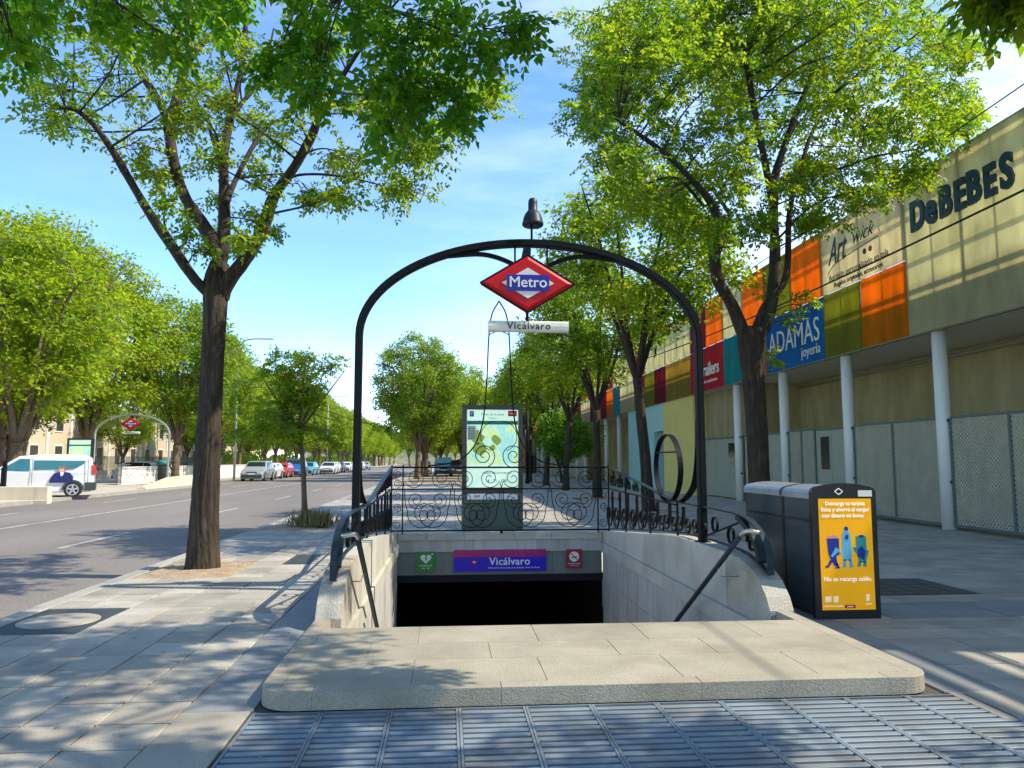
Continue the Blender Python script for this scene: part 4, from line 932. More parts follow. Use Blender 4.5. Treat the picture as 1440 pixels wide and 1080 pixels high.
# ------------------------------------------------------------------ overhead cables
def cable(name, label, a, b, sag, r):
    a, b = Vector(a), Vector(b); pts = []
    for i in range(25):
        t = i / 24; p = a.lerp(b, t); p.z -= sag * 4 * t * (1 - t); pts.append(p)
    top(name, MB().tube(pts, r, 6), M['cable'], label, 'cable')
cable('overhead_cable', 'thin overhead cable against the sky above the arcade roof', (9.2, -6, 8.2), (9.2, 30, 7.3), .25, .012)
cable('overhead_cable', 'thick overhead cable crossing in front of the coloured fascia signs', (9.0, -8, 6.5), (9.0, 44, 6.8), .95, .020)

# ================================================================== TREES
def leaf_geo(B, D, N, Ln, Wd, name, m):
    """numpy arrays: base, direction, normal, length, width -> folded rhombic leaves"""
    D = D / np.linalg.norm(D, axis=1, keepdims=True); S = np.cross(D, N); S /= (np.linalg.norm(S, axis=1, keepdims=True) + 1e-9); Nn = np.cross(S, D)
    Ln = Ln[:, None]; Wd = Wd[:, None]; n = len(B)
    v = np.empty((n, 4, 3)); v[:, 0] = B; v[:, 1] = B + D * Ln * .42 + S * Wd + Nn * Wd * .35; v[:, 2] = B + D * Ln - Nn * Ln * .12; v[:, 3] = B + D * Ln * .42 - S * Wd + Nn * Wd * .35
    v = v.reshape(-1, 3); idx = (np.arange(n)[:, None] * 4 + np.array([0, 1, 2, 0, 2, 3])[None, :]).ravel()
    me = bpy.data.meshes.new(name); me.vertices.add(len(v)); me.vertices.foreach_set('co', v.astype(np.float32).ravel())
    me.loops.add(len(idx)); me.loops.foreach_set('vertex_index', idx.astype(np.int32)); nf = n * 2
    me.polygons.add(nf); me.polygons.foreach_set('loop_start', (np.arange(nf) * 3).astype(np.int32))
    try: me.polygons.foreach_set('loop_total', np.full(nf, 3, dtype=np.int32))
    except Exception: pass
    me.materials.append(m); me.update(calc_edges=True); return me
def compound(T, Dt, rng, rach, npair, ll, lw):
    """leaf stalks at T going Dt -> leaflets in pairs"""
    n = len(T); Dt = Dt / np.linalg.norm(Dt, axis=1, keepdims=True)
    up = np.array([0, 0, 1.0]) + rng.normal(0, .45, (n, 3)); S = np.cross(Dt, up); S /= (np.linalg.norm(S, axis=1, keepdims=True) + 1e-9); Nn = np.cross(S, Dt)
    Bs, Ds, Ns, Ls, Ws = [], [], [], [], []
    R_ = rach * rng.uniform(.7, 1.25, (n, 1))
    for k in range(npair):
        t = (k + .6) / npair
        for sg in (1, -1):
            Bs.append(T + Dt * R_ * t - np.array([0, 0, 1.0]) * R_ * .22 * t * t); d = Dt * .55 + S * sg * .85 + rng.normal(0, .22, (n, 3)) + np.array([0, 0, -.28]); Ds.append(d)
            Ns.append(Nn + rng.normal(0, .35, (n, 3))); s = rng.uniform(.7, 1.2, n); Ls.append(ll * s); Ws.append(lw * s)
    Bs.append(T + Dt * R_ - np.array([0, 0, 1.0]) * R_ * .22); Ds.append(Dt + np.array([0, 0, -.35])); Ns.append(Nn); Ls.append(np.full(n, ll)); Ws.append(np.full(n, lw))
    return [np.concatenate(x) for x in (Bs, Ds, Ns, Ls, Ws)]
def tree_parts(limbs, clumps, seed, leafm, barkm, rach=.2, npair=3, ll=.085, lw=.022, dens=1.0, twig_r=.006, trunk_sides=22, simple=None):
    """limbs: [(points, radii)], first is the trunk; clumps: [(centre, radius3, twigs)] in local space"""
    rng = np.random.default_rng(seed); rr = random.Random(seed); g = MB(); allp = []
    for k, (pts, rad) in enumerate(limbs):
        p, r_ = cr_spline([Vector(q) for q in pts], list(rad), 7 if k == 0 else 5)
        if k == 0 and trunk_sides > 30:
            p, r_ = cr_spline([Vector(q) for q in pts], [q * .68 for q in rad], 26); ph = [rr.uniform(0, 6.3) for _ in range(9)]
            def ridge(i, kk, a, ph=ph, p=p):
                z = p[i].z; w = 1 + .05 * math.sin(2 * a + ph[0] + z * .8)
                w += .035 * (abs(math.sin(6.5 * a + ph[1] + 1.1 * math.sin(z * 2.3 + ph[2]) + .5 * math.sin(3 * a + z * 5))) * 2 - 1)
                w += .025 * (abs(math.sin(12 * a + ph[3] + 1.4 * math.sin(z * 3.7 + ph[4]))) * 2 - 1)
                return w + rr.uniform(-.018, .018)
            g.tube(p, r_, trunk_sides, True, ridge)
        elif k == 0:
            ph = [rr.uniform(0, 6.3) for _ in range(6)]
            g.tube(p, r_, trunk_sides, True, lambda i, kk, a: 1 + .06 * math.sin(3 * a + ph[0] + i * .25) + .045 * math.sin(7 * a + ph[1] - i * .35) + .04 * math.sin(11 * a + ph[2] + i * .6) + rr.uniform(-.03, .03))
        else: g.tube(p, r_, 9, True, lambda i, kk, a: 1 + .08 * math.sin(2 * a + i * .5) + rr.uniform(-.05, .05))
        for q, r1 in zip(p, r_):
            if k > 0 or q.z > p[0].z + (p[-1].z - p[0].z) * .75: allp.append((q, r1))
    AP = np.array([tuple(q) for q, _ in allp]); T, Dt = [], []
    for c, rad, nt_ in clumps:
        c = Vector(c); rad = rad if hasattr(rad, '__len__') else (rad, rad, rad * .8)
        d = AP - np.array(tuple(c)); w = np.linalg.norm(d, axis=1) + np.maximum(0, d[:, 2]) * .35; j = int(np.argmin(w)); a, r0 = allp[j]
        mid = a.lerp(c, .5) + Vector((rr.uniform(-.2, .2), rr.uniform(-.2, .2), rr.uniform(-.1, .25))) * (c - a).length * .5
        r0 = min(r0 * .5, .010 + (c - a).length * .006)
        bp, br = cr_spline([a, mid, c], [r0, r0 * .7, r0 * .35], 5); g.tube(bp, br, 5, False)
        nt_ = max(2, int(nt_ * dens))
        for _ in range(nt_):
            v = Vector((rr.gauss(0, 1), rr.gauss(0, 1), rr.gauss(0, 1))).normalized() * rr.uniform(.35, 1.0) ** .6
            e = c + Vector((v.x * rad[0], v.y * rad[1], v.z * rad[2])); s = bp[rr.randrange(len(bp) // 2, len(bp))]
            m_ = s.lerp(e, .5) + Vector((rr.uniform(-1, 1), rr.uniform(-1, 1), rr.uniform(-.3, 1))) * .12 * (e - s).length
            g.tube([s, m_, e], [twig_r, twig_r * .75, twig_r * .4], 3, False)
            L_ = (e - s).length; nk = max(3, int(L_ / (rach * .55))) if simple is None else simple
            for q in range(nk):
                t = 1 - (q / nk) * .75; p = s.lerp(m_, t * 2) if t < .5 else m_.lerp(e, t * 2 - 1); T.append(tuple(p))
                dd = (e - s).normalized() * .5 + Vector((rr.gauss(0, .7), rr.gauss(0, .7), rr.gauss(0, .45))); Dt.append(tuple(dd))
    T = np.array(T); Dt = np.array(Dt)
    if simple is None: B, D, N, Ls, Ws = compound(T, Dt, rng, rach, npair, ll, lw)
    else:
        n = len(T); B = T + rng.normal(0, rach, (n, 3)); D = Dt + np.array([0, 0, -.3]); N = np.array([0, 0, 1.0]) + rng.normal(0, .6, (n, 3)); s = rng.uniform(.6, 1.3, n); Ls = ll * s; Ws = lw * s
    return g.mesh('trunk', M[barkm]), leaf_geo(B, D, N, Ls, Ws, 'crown', M[leafm])
def place_tree(name, label, loc, tm, cm, group=None, sc=1.0, rz=0.0, cat='tree'):
    t = thing(name, label, cat, loc, rz, group); t.scale = (sc, sc, sc * random.uniform(.97, 1.03))
    link('trunk', tm, t); link('crown', cm, t); return t
random.seed(4)
# --- left tree (limbs measured on the plane where it stands)
LB = Vector((-3.33, 11.1, 0))
def lp(px, py, dy=0.0): return at(px, py, Y=LB.y + dy) - LB
def limb(pp, r0, r1, dys=None):
    pts = []; n = len(pp)
    for i, (x, y) in enumerate(pp):
        t = i / (n - 1); pts.append(lp(x, y, (dys or 0) * t))
    return (pts, [(r0 + (r1 - r0) * i / (n - 1)) * .70 for i in range(n)])
trunk = ([lp(284, 806) - Vector((0, 0, .03)), lp(285, 790), lp(288, 720), lp(293, 620), lp(298, 520), lp(302, 450), lp(304, 400), lp(309, 370)], [.36, .31, .255, .235, .225, .235, .27, .20])
limbs = [trunk,
 limb([(298, 415), (275, 394), (239, 342), (207, 295), (179, 247), (155, 207), (131, 175), (107, 155), (82, 150)], .125, .03, -1.2),
 limb([(304, 400), (307, 358), (287, 319), (259, 275), (243, 223), (235, 171), (223, 143), (199, 104), (171, 68), (150, 40), (120, -20)], .16, .04, .8),
 limb([(238, 185), (243, 159), (255, 112), (271, 76), (303, 44), (339, 12), (370, -40)], .12, .04, 1.0),
 limb([(268, 85), (263, 32), (255, -10), (250, -80)], .08, .03, -.3),
 limb([(262, 62), (240, 25), (220, 0), (200, -50)], .06, .02, -.6),
 limb([(308, 385), (315, 342), (315, 279), (315, 223), (323, 171), (331, 135), (342, 80), (346, 24), (350, -40)], .14, .035, 1.2),
 limb([(323, 170), (340, 145), (358, 123), (374, 88), (385, 40)], .06, .02, .5),
 limb([(318, 285), (327, 263), (346, 223), (374, 179), (402, 163), (418, 131), (440, 95)], .07, .02, 1.6),
 limb([(312, 235), (300, 200), (290, 165)], .05, .02, 1.0),
 limb([(312, 420), (319, 398), (350, 358), (370, 319), (386, 275), (414, 235), (438, 191), (450, 163), (468, 145), (505, 148), (540, 110)], .16, .04, -1.0),
 limb([(455, 160), (480, 110), (520, 50), (560, 0)], .07, .02, -1.4),
 limb([(400, 252), (430, 245), (480, 248), (540, 262), (590, 285)], .035, .01, .3),
 limb([(340, 250), (372, 246), (405, 244)], .03, .015, .2)]
cl = []
rr = random.Random(21)
def addc(lst, n, r):
    for (x, y, rp) in lst:
        for _ in range(n):
            dy = rr.uniform(-1.9, 1.9); c = lp(x + rr.uniform(-.5, .5) * rp, y + rr.uniform(-.5, .5) * rp, dy)
            q = rp / 1067 * 11 * r; cl.append((c, (q, q * 1.1, q * .7), 8))
addc([(80, 110, 45), (110, 170, 45), (70, 160, 30), (160, 120, 50), (200, 190, 45), (150, 60, 60), (90, 50, 50), (210, 60, 55), (250, 130, 45), (270, 180, 40), (300, 120, 45), (215, 245, 28),
      (330, 60, 60), (370, 110, 50), (400, 60, 60), (300, 20, 60), (340, 180, 42), (400, 200, 45), (430, 130, 50), (365, 250, 30), (470, 210, 48), (500, 250, 42), (540, 230, 50), (560, 280, 28), (600, 245, 42), (620, 205, 38),
      (520, 180, 48), (560, 130, 60), (620, 120, 55), (660, 150, 45), (480, 270, 25), (430, 285, 16), (590, 185, 45), (300, 235, 26), (240, 20, 60), (470, 80, 60), (540, 50, 60), (620, 40, 60), (690, 120, 32)], 2, 1.0)
addc([(300, 330, 12), (335, 345, 12), (262, 300, 14), (235, 290, 10), (290, 350, 10), (345, 330, 14), (380, 330, 10), (305, 285, 18), (360, 300, 16), (260, 330, 10)], 1, 1.0)
addc([(60, -60, 70), (170, -70, 80), (290, -80, 80), (400, -70, 80), (520, -70, 80), (620, -40, 70), (230, -160, 90), (400, -170, 90)], 2, 1.1)
tm, cm = tree_parts(limbs, cl, 5, 'leaf_near', 'bark', rach=.20, npair=3, ll=.078, lw=.023, dens=1.35, trunk_sides=84)
t = thing('street_tree', 'large tree with a dark forked trunk in the sandy pit left of the metro stairs', 'tree', LB); link('trunk', tm, t); link('crown', cm, t)
# --- near tree whose boughs, shade put into their green, hang into the top left (trunk outside the frame)
NB = Vector((-3.4, 3.4, 0))
def np_(px, py, Y): return at(px, py, Y=Y) - NB
limbs = [([(0, 0, -.03), (0, .05, .6), (.05, .1, 2.0), (.1, .15, 3.2)], [.34, .25, .22, .2]),
 ([(.1, .1, 3.0), (.5, .5, 4.9), tuple(np_(150, -190, 5.9)), tuple(np_(330, -90, 6.4)), tuple(np_(520, 0, 6.8)), tuple(np_(640, 50, 7.0))], [.14, .10, .045, .035, .02, .010]),
 ([(.1, .2, 3.2), (.2, 1.2, 5.0), tuple(np_(60, -140, 6.0)), tuple(np_(200, -130, 7.0))], [.10, .07, .03, .01]),
 ([(.1, .1, 3.2), (-.6, -.4, 5.2), (-1.2, -.8, 7.2)], [.12, .08, .03]), ([(.1, .1, 3.2), (.9, -.7, 5.2), (1.8, -1.2, 7.0)], [.12, .08, .03])]
cl = []
for (x, y, rp) in [(15, 20, 50), (35, 75, 26), (10, 60, 34), (75, -25, 50), (130, 15, 42), (200, 15, 50), (170, 55, 30), (235, 55, 30), (330, -20, 50), (300, 25, 34), (250, -20, 50), (400, -20, 50), (410, 55, 42), (455, 80, 44), (500, 40, 45), (520, 115, 40),
                    (560, 150, 30), (545, 190, 22), (590, 140, 36), (560, 70, 46), (620, 110, 40), (650, 60, 45), (600, 20, 50), (690, 85, 32), (700, 30, 42), (735, 45, 26), (640, 160, 20), (470, 20, 50), (450, 130, 22), (390, 90, 22), (660, -30, 50), (560, -30, 60)]:
    for _ in range(2):
        Yd = 6.3 + rr.uniform(-.5, .9); q = rp / 1067 * 6.6; cl.append((np_(x + rr.uniform(-.4, .4) * rp, y + rr.uniform(-.4, .4) * rp, Yd), (q * 1.05, q * 1.05, q * .85), 5))
for _ in range(36):
    a = rr.uniform(0, 6.28); q = rr.uniform(0, 2.9); cl.append(((q * math.cos(a) - .2, q * math.sin(a) - .6, rr.uniform(5.4, 8.6) - q * .25), .7, 9))
tm, cm = tree_parts(limbs, cl, 6, 'leaf_dark', 'bark', rach=.19, npair=3, ll=.088, lw=.027)
t = thing('street_tree', 'nearest tree hanging deep green leafy boughs into the top left of the view', 'tree', NB); link('trunk', tm, t); link('crown', cm, t)
# --- right tree
RB = Vector((6.15, 14.7, 0))
def rp_(px, py, dy=0.0): return at(px, py, Y=RB.y + dy) - RB
def rlimb(pp, r0, r1, dy=0): n = len(pp); return ([rp_(x, y, dy * i / (n - 1)) for i, (x, y) in enumerate(pp)], [(r0 + (r1 - r0) * i / (n - 1)) * .70 for i in range(n)])
trunk = ([Vector((0, 0, -.03)), Vector((0, 0, .3)), rp_(1068, 700), rp_(1066, 640), rp_(1063, 580), rp_(1058, 520), rp_(1056, 480), rp_(1056, 460)], [.46, .36, .315, .30, .29, .31, .37, .26])
limbs = [trunk,
 rlimb([(1050, 480), (1030, 430), (1010, 395), (1005, 350), (1012, 320), (1000, 285), (975, 255), (940, 220), (900, 190), (870, 170)], .20, .04, -1.2),
 rlimb([(1008, 360), (1022, 320), (1025, 300), (1040, 350)][:3] + [(1005, 270), (990, 240)], .09, .03, .8),
 rlimb([(1060, 480), (1080, 450), (1088, 400), (1090, 350), (1088, 300), (1090, 250), (1100, 215), (1120, 160), (1140, 110), (1155, 50), (1160, 0)], .20, .05, .6),
 rlimb([(1088, 290), (1070, 200), (1055, 120), (1050, 80), (1070, 30), (1080, -30)], .12, .03, -.5),
 rlimb([(1060, 470), (1075, 430), (1105, 390), (1110, 300), (1125, 240), (1145, 180), (1180, 130), (1220, 60)], .12, .03, 1.0),
 rlimb([(1150, 150), (1200, 110), (1260, 70), (1300, 40)], .06, .02, -.8), rlimb([(1110, 250), (1170, 240), (1230, 220), (1290, 210)], .05, .02, -1.0), rlimb([(990, 290), (950, 250), (900, 260), (860, 250)], .05, .02, .6)]
cl = [(rp_(x, y, d_), (.28, .28, .22), 5) for x, y, d_ in ((1075, 415, .4), (1130, 428, -.5), (1030, 395, -.2), (1105, 450, -.6), (1000, 375, 0), (1090, 500, .2))]
for (x, y, rp) in [(850, 30, 50), (840, 120, 45), (835, 180, 38), (870, 230, 48), (900, 150, 60), (920, 60, 70), (930, 280, 48), (960, 200, 60), (980, 120, 70), (1000, 30, 70), (1010, 250, 50), (1040, 180, 60), (1060, 90, 70), (1080, 10, 70),
                    (1100, 260, 50), (1110, 180, 60), (1140, 100, 70), (1160, 20, 70), (1180, 230, 50), (1200, 160, 60), (1230, 90, 60), (1240, 20, 60), (1260, 180, 50), (1300, 120, 50), (1310, 40, 45), (1340, 150, 38), (1350, 70, 32), (1330, 190, 28), (1290, 235, 32), (1240, 260, 26),
                    (960, 310, 38), (1060, 320, 30), (1140, 310, 26), (1010, 320, 26), (1130, 260, 45), (1180, 290, 30), (905, 290, 30), (1365, 165, 14), (870, 90, 50), (1060, 50, 60), (1180, 80, 60), (980, 60, 60), (900, 220, 45), (1050, 230, 50), (1220, 200, 50)]:
    for _ in range(4):
        q = rp / 1067 * 15; cl.append((rp_(x + rr.uniform(-.5, .5) * rp, y + rr.uniform(-.5, .5) * rp, rr.uniform(-2.6, 2.6)), (q, q, q * .75), 9))
for _ in range(50):
    a = rr.uniform(0, 6.28); q = rr.uniform(0, 3.2); cl.append(((q * math.cos(a) * 1.1, q * math.sin(a), rr.uniform(10, 12.6) - q * .4), .9, 9))
tm, cm = tree_parts(limbs, cl, 7, 'leaf_near', 'bark', rach=.24, npair=3, ll=.10, lw=.03, dens=1.15, trunk_sides=84)
t = thing('street_tree', 'tall tree with a full leafy crown rising behind the advertising bin before the arcade', 'tree', RB); link('trunk', tm, t); link('crown', cm, t)
# --- tree outside the frame on the right whose tip shows in the top right corner
OB = Vector((6.1, 1.2, 0)); cl = []
for (x, y, rp) in [(1415, -5, 26), (1435, 10, 22), (1400, -30, 30)]:
    for _ in range(2): cl.append((at(x + rr.uniform(-8, 8), y, Y=4.4) - OB, (.15, .15, .11), 8))
for _ in range(85):
    a = rr.uniform(0, 6.28); q = rr.uniform(0, 3.4); p = Vector((q * math.cos(a) * 1.15, q * math.sin(a) * .8 - .4, rr.uniform(5.6, 9.2) - q * .3))
    cl.append((p, .75, 10))
for _ in range(150):  # out-of-view canopy clumps added to shade the foreground paving
    p = Vector((rr.uniform(-1.5, 5.4), rr.uniform(1.8, 6.5), rr.uniform(6.7, 8.9))) - OB; cl.append((p, .62, 9))
limbs = [([(0, 0, -.03), (0, 0, .6), (.0, 0, 2.2), (0, 0, 3.2)], [.36, .27, .24, .22])] + [([(0, 0, 3.1), (math.cos(a) * 1.0, math.sin(a) * .8, 4.8), (math.cos(a) * 2.1, math.sin(a) * 1.5, 6.6)], [.13, .09, .03]) for a in (0.2, 1.4, 2.7, 3.9, 5.2)] + [([(0, 0, 3.1), (-.8, .8, 4.9), (-2.6, 2.4, 6.9), (-5.2, 3.6, 7.6)], [.13, .10, .06, .02])]
tm, cm = tree_parts(limbs, cl, 8, 'leaf_near', 'bark', rach=.22, npair=3, ll=.10, lw=.03)
t = thing('street_tree', 'tree beside the camera with only a leafy tip in the top right corner', 'tree', OB); link('trunk', tm, t); link('crown', cm, t)
# --- generic tree maker
def generic(seed, h, cb, rad, tr, ncl, leafm, barkm, twigs=9, ll=.2, lw=.07, lean=.3, k=6, simple=7):
    rr = random.Random(seed); fork = cb * .8
    l0 = Vector((rr.uniform(-lean, lean), rr.uniform(-lean, lean), fork))
    limbs = [([(0, 0, -.05), (l0.x * .2, l0.y * .2, fork * .3), (l0.x * .6, l0.y * .6, fork * .7), tuple(l0)], [tr * 1.4, tr * 1.05, tr * .95, tr * .9])]
    for i in range(k):
        a = 2 * math.pi * i / k + rr.uniform(-.3, .3); s = rr.uniform(.45, .8); hh = rr.uniform(.6, .95)
        limbs.append(([tuple(l0 - Vector((0, 0, .1))), (l0.x + math.cos(a) * rad * .22, l0.y + math.sin(a) * rad * .22, fork + (h - fork) * .28), (l0.x + math.cos(a) * rad * s * .7, l0.y + math.sin(a) * rad * s * .7, fork + (h - fork) * .58), (l0.x + math.cos(a) * rad * s, l0.y + math.sin(a) * rad * s, fork + (h - fork) * hh)], [tr * .55, tr * .4, tr * .25, tr * .1]))
    cl = []
    for _ in range(ncl):
        v = Vector((rr.gauss(0, 1), rr.gauss(0, 1), rr.gauss(0, 1))).normalized() * rr.uniform(.35, 1) ** .5
        z = (cb + h) / 2 + v.z * (h - cb) / 2 * .88; q = rad * .88 * (1.05 if v.z < .3 else .92)
        s = rr.uniform(.13, .24) * rad; cl.append(((v.x * q, v.y * q, z), (s * 1.2, s * 1.2, s * .8), twigs))
    return tree_parts(limbs, cl, seed, leafm, barkm, rach=.10, ll=ll, lw=lw, simple=simple, twig_r=.008, trunk_sides=12)
G1 = generic(31, 12.4, 2.7, 4.5, .22, 250, 'leaf_far', 'bark_warm', ll=.20, lw=.065, twigs=12)
G2 = generic(32, 12.0, 2.6, 4.8, .23, 250, 'leaf_far', 'bark_warm', ll=.20, lw=.065, twigs=12)
G3 = generic(33, 12.8, 3.0, 4.3, .22, 240, 'leaf_mid', 'bark_warm', ll=.20, lw=.065, twigs=12)
G4 = generic(34, 10.5, 3.6, 4.1, .17, 210, 'leaf_far', 'bark', ll=.14, lw=.045, twigs=13, simple=9)
G6 = generic(36, 10.8, 4.9, 3.4, .16, 170, 'leaf_far', 'bark', ll=.15, lw=.05, twigs=12, simple=8)
G7 = generic(37, 10.2, 4.6, 3.5, .17, 170, 'leaf_mid', 'bark', ll=.15, lw=.05, twigs=12, simple=8)
G5 = generic(35, 4.3, 1.3, 2.0, .09, 110, 'leaf_dark', 'bark', ll=.12, lw=.04, twigs=10)
# row across the road
ll_ = [(-19.5, 24, G2, 'broad yellow green tree at the left edge beyond the white van'), (-19.0, 35.2, G1, 'bushy yellow green tree behind the white van'), (-22.0, 41.0, G2, 'bushy tree beside the distant street map board across the road'),
       (-22.3, 50, G1, 'leaning pale trunk tree beside the distant metro arch'), (-19.0, 55.5, G3, 'bushy tree between the distant metro arch and the near dark trunk'), (-19.3, 63, G2, 'bushy tree behind the tall street lamp across the road')]
for i, (x, y, G_, lab) in enumerate(ll_): place_tree('street_tree', lab, (x, y, 0), *G_, sc=(1.08, 1.10, 1.22, 1.28, 1.12, 1.08)[i], rz=i * 1.7, group='trees in the row across the road')
place_tree('street_tree', 'tall tree rising behind the distant red diamond sign', (-25.5, 45.5, 0), *G2, sc=1.28, rz=4.0); place_tree('street_tree', 'tree in the second row behind the white van, before the cream building', (-26, 30, 0), *G3, sc=.95, rz=2.0); place_tree('street_tree', 'tree in the second row behind the distant metro arch', (-27, 50, 0), *G1, sc=1.0, rz=1.0)
for i in range(30):
    y = 71 + i * 7.5; G_ = (G1, G3, G2)[i % 3]
    place_tree('street_tree', ORD[i] + ' tree from the street lamp in the row beyond the parked cars', (-20.3 + random.uniform(-.6, .6), y, 0), *G_, group='distant trees beyond the parked cars', sc=random.uniform(.92, 1.06), rz=random.uniform(0, 6))
for i in range(14):
    place_tree('street_tree', ORD[i] + ' tree of the back row far across the road, counted from the lamp', (-30 + random.uniform(-1, 1), 75 + i * 14, 0), *(G2, G3)[i % 2:][0:1][0], group='distant back row trees', sc=random.uniform(.8, .9), rz=random.uniform(0, 6))
# near side centre trees
place_tree('street_tree', 'broad tree standing in the sandy strip left of the street map board', (-2.3, 62, 0), *G3, sc=.98, rz=.6)
for i, (x, y) in enumerate([(-1.9, 71), (-2.6, 83), (-1.0, 93), (-3, 105), (1.8, 75), (2.6, 88), (2.2, 101)]): place_tree('street_tree', ORD[i] + ' tree beyond the sandy strip in the middle of the view', (x, y, 0), *(G3, G1, G2)[i % 3], group='distant trees in the middle', sc=.9 + .06 * (i % 2), rz=i * 1.3)
for i in range(12): place_tree('street_tree', ORD[i] + ' far tree from the left where the road ends', (-9 + i * 2.9, 190 + (i * 37) % 50, 0), *(G1, G3, G2)[i % 3], group='far trees closing the view', sc=1.0, rz=i)
# right row
rl = [(6.0, 22.4, G6, 1.0, 'yellow green tree with slender forked limbs behind the right post of the arch', 'a'), (6.1, 30.6, G7, .95, 'leafy tree behind the street map board, third trunk along the arcade', 'a'), (6.0, 38.3, G6, .9, 'fourth tree along the arcade behind the red diamond sign', 'a'),
      (6.1, 46.5, G7, .9, 'fifth tree along the arcade next to the pale lamp post', 'a'), (6.0, 55, G7, .92, 'sixth tree along the arcade, far behind the street map board', 'a')]
for i, (x, y, G_, s_, lab, _) in enumerate(rl): place_tree('street_tree', lab, (x, y, 0), *G_, sc=s_, rz=i * 2.1 + .5, group='trees along the arcade')
for i in range(6): place_tree('street_tree', ORD[i + 5] + ' tree along the arcade front, counted from the bin', (6.0, 63 + i * 8, 0), *(G7, G6)[i % 2], group='distant trees along the arcade', sc=.85, rz=i * 1.1)
place_tree('small_tree', 'small round dark green tree before the far arcade columns', (6.9, 43.5, 0), *G5, sc=1.1, rz=1.0)
place_tree('small_tree', 'second small dark green tree farther along the arcade', (8.2, 54, 0), *G5, sc=1.0, rz=2.0)
# clipped hedges that close the view between the trunks
def hedge(label, x0, y0, x1, y1, h, n, seed):
    rng = np.random.default_rng(seed); u = rng.uniform(0, 1, n)
    B = np.stack([x0 + (x1 - x0) * rng.uniform(0, 1, n), y0 + (y1 - y0) * u, h * rng.uniform(0, 1, n) ** .8 * (1 + .18 * np.sin(u * 40) + .1 * np.sin(u * 97))], 1)
    D = rng.normal(0, 1, (n, 3)); N = rng.normal(0, 1, (n, 3)); me = leaf_geo(B, D, N, rng.uniform(.2, .4, n), rng.uniform(.07, .12, n), 'hedge', M['leaf_mid']); o = link('hedge', me); tag(o, label, 'hedge')
hedge('long green hedge beyond the parked cars across the road', -24.5, 84, -23, 250, 2.2, 16000, 1)
hedge('green hedge closing the far end of the road', -40, 245, 40, 250, 4.0, 9000, 2)
# young tree with a leaning thin trunk
yl = [([(0, 0, -.03), (-.03, 0, .6), (-.10, 0, 1.5), (-.2, 0, 2.2)], [.075, .06, .052, .045])] + [([(-.2, 0, 2.1), (-.2 + math.cos(a) * .5, math.sin(a) * .5, 2.8), (-.2 + math.cos(a) * 1.0, math.sin(a) * 1.0, 3.5)], [.035, .022, .008]) for a in (0, 1.2, 2.5, 3.6, 5.0)]
ry = random.Random(9)
yc = [((-.25 + ry.gauss(0, .62), ry.gauss(0, .62), ry.uniform(1.9, 3.9)), .32, 9) for _ in range(62)]
tm, cm = tree_parts(yl, yc, 12, 'leaf_mid', 'bark_warm', rach=.17, npair=3, ll=.08, lw=.023)
t = place_tree('young_tree', 'young tree with a thin leaning trunk between road and metro arch', (-3.2, 17.85, 0), tm, cm)
# dry grass at its foot
rng = np.random.default_rng(3); n = 700
B = np.stack([rng.normal(-3.0, .22, n), rng.normal(17.75, .16, n), np.zeros(n)], 1); D = np.stack([rng.normal(0, .35, n), rng.normal(0, .35, n), np.ones(n)], 1)
gm_ = leaf_geo(B, D, rng.normal(0, 1, (n, 3)), rng.uniform(.15, .5, n), np.full(n, .008), 'dry_grass', M['grass']); o = link('dry_grass', gm_); tag(o, 'tuft of dry yellow grass at the foot of the young tree', 'grass', kind='stuff')
# litter of fallen leaves on pavement and grating
n = 260; rng = np.random.default_rng(8)
B = np.stack([rng.uniform(-4, 8, n), rng.uniform(3.6, 14, n) , np.full(n, .006)], 1); inl = (B[:, 0] > -1.15) & (B[:, 0] < 3.3) & (B[:, 1] > 4.85); B = B[~inl]; n = len(B)
D = np.stack([rng.normal(0, 1, n), rng.normal(0, 1, n), np.full(n, .05)], 1)
gm_ = leaf_geo(B, D, np.tile([0, 0, 1.0], (n, 1)), rng.uniform(.02, .045, n), rng.uniform(.006, .012, n), 'fallen_leaves', M['grass']); o = link('fallen_leaves', gm_); tag(o, 'small fallen dry leaves scattered on the paving', 'leaves', kind='stuff')

# ================================================================== LAMP POSTS
def lamp(x, y, h, arm, label, r=.075):
    t = thing('street_lamp', label, 'street lamp', (x, y, 0))
    MB().tube([(x, y, 0), (x, y, h - 1.2)], [r, r * .65], 10).build('pole', M['lamp_grey'], t)
    if arm:
        MB().tube(cr_spline([(x, y, h - 1.2), (x + .12, y, h - .6), (x + .45, y, h - .15), (x + 1.1, y, h), (x + 1.9, y, h + .02)], n=5), r * .6, 8).build('arm', M['lamp_grey'], t)
        MB().bbox((x + 1.8, y - .12, h - .03), (x + 2.7, y + .12, h + .07), .03).build('lamp_head', M['lamp_grey'], t)
    else:
        MB().lathe([(.02, -1.2), (.03, -.2), (.10, -.1), (.05, .0)], (x, y, h), 10).build('lamp_head', M['lamp_grey'], t)
    return t
lamp(-16.6, 61.6, 11.2, True, 'tall grey street lamp with a bent arm just right of the left tree trunk', .10)
lamp(6.06, 47.6, 10.2, False, 'tall pale post behind the small dark green tree by the arcade', .11)
lamp(-16.6, 108, 10.5, True, 'distant pale street lamp left of the arch interior')
lamp(-6.0, 150, 9, False, 'far pale post seen inside the arch on the left', .12)
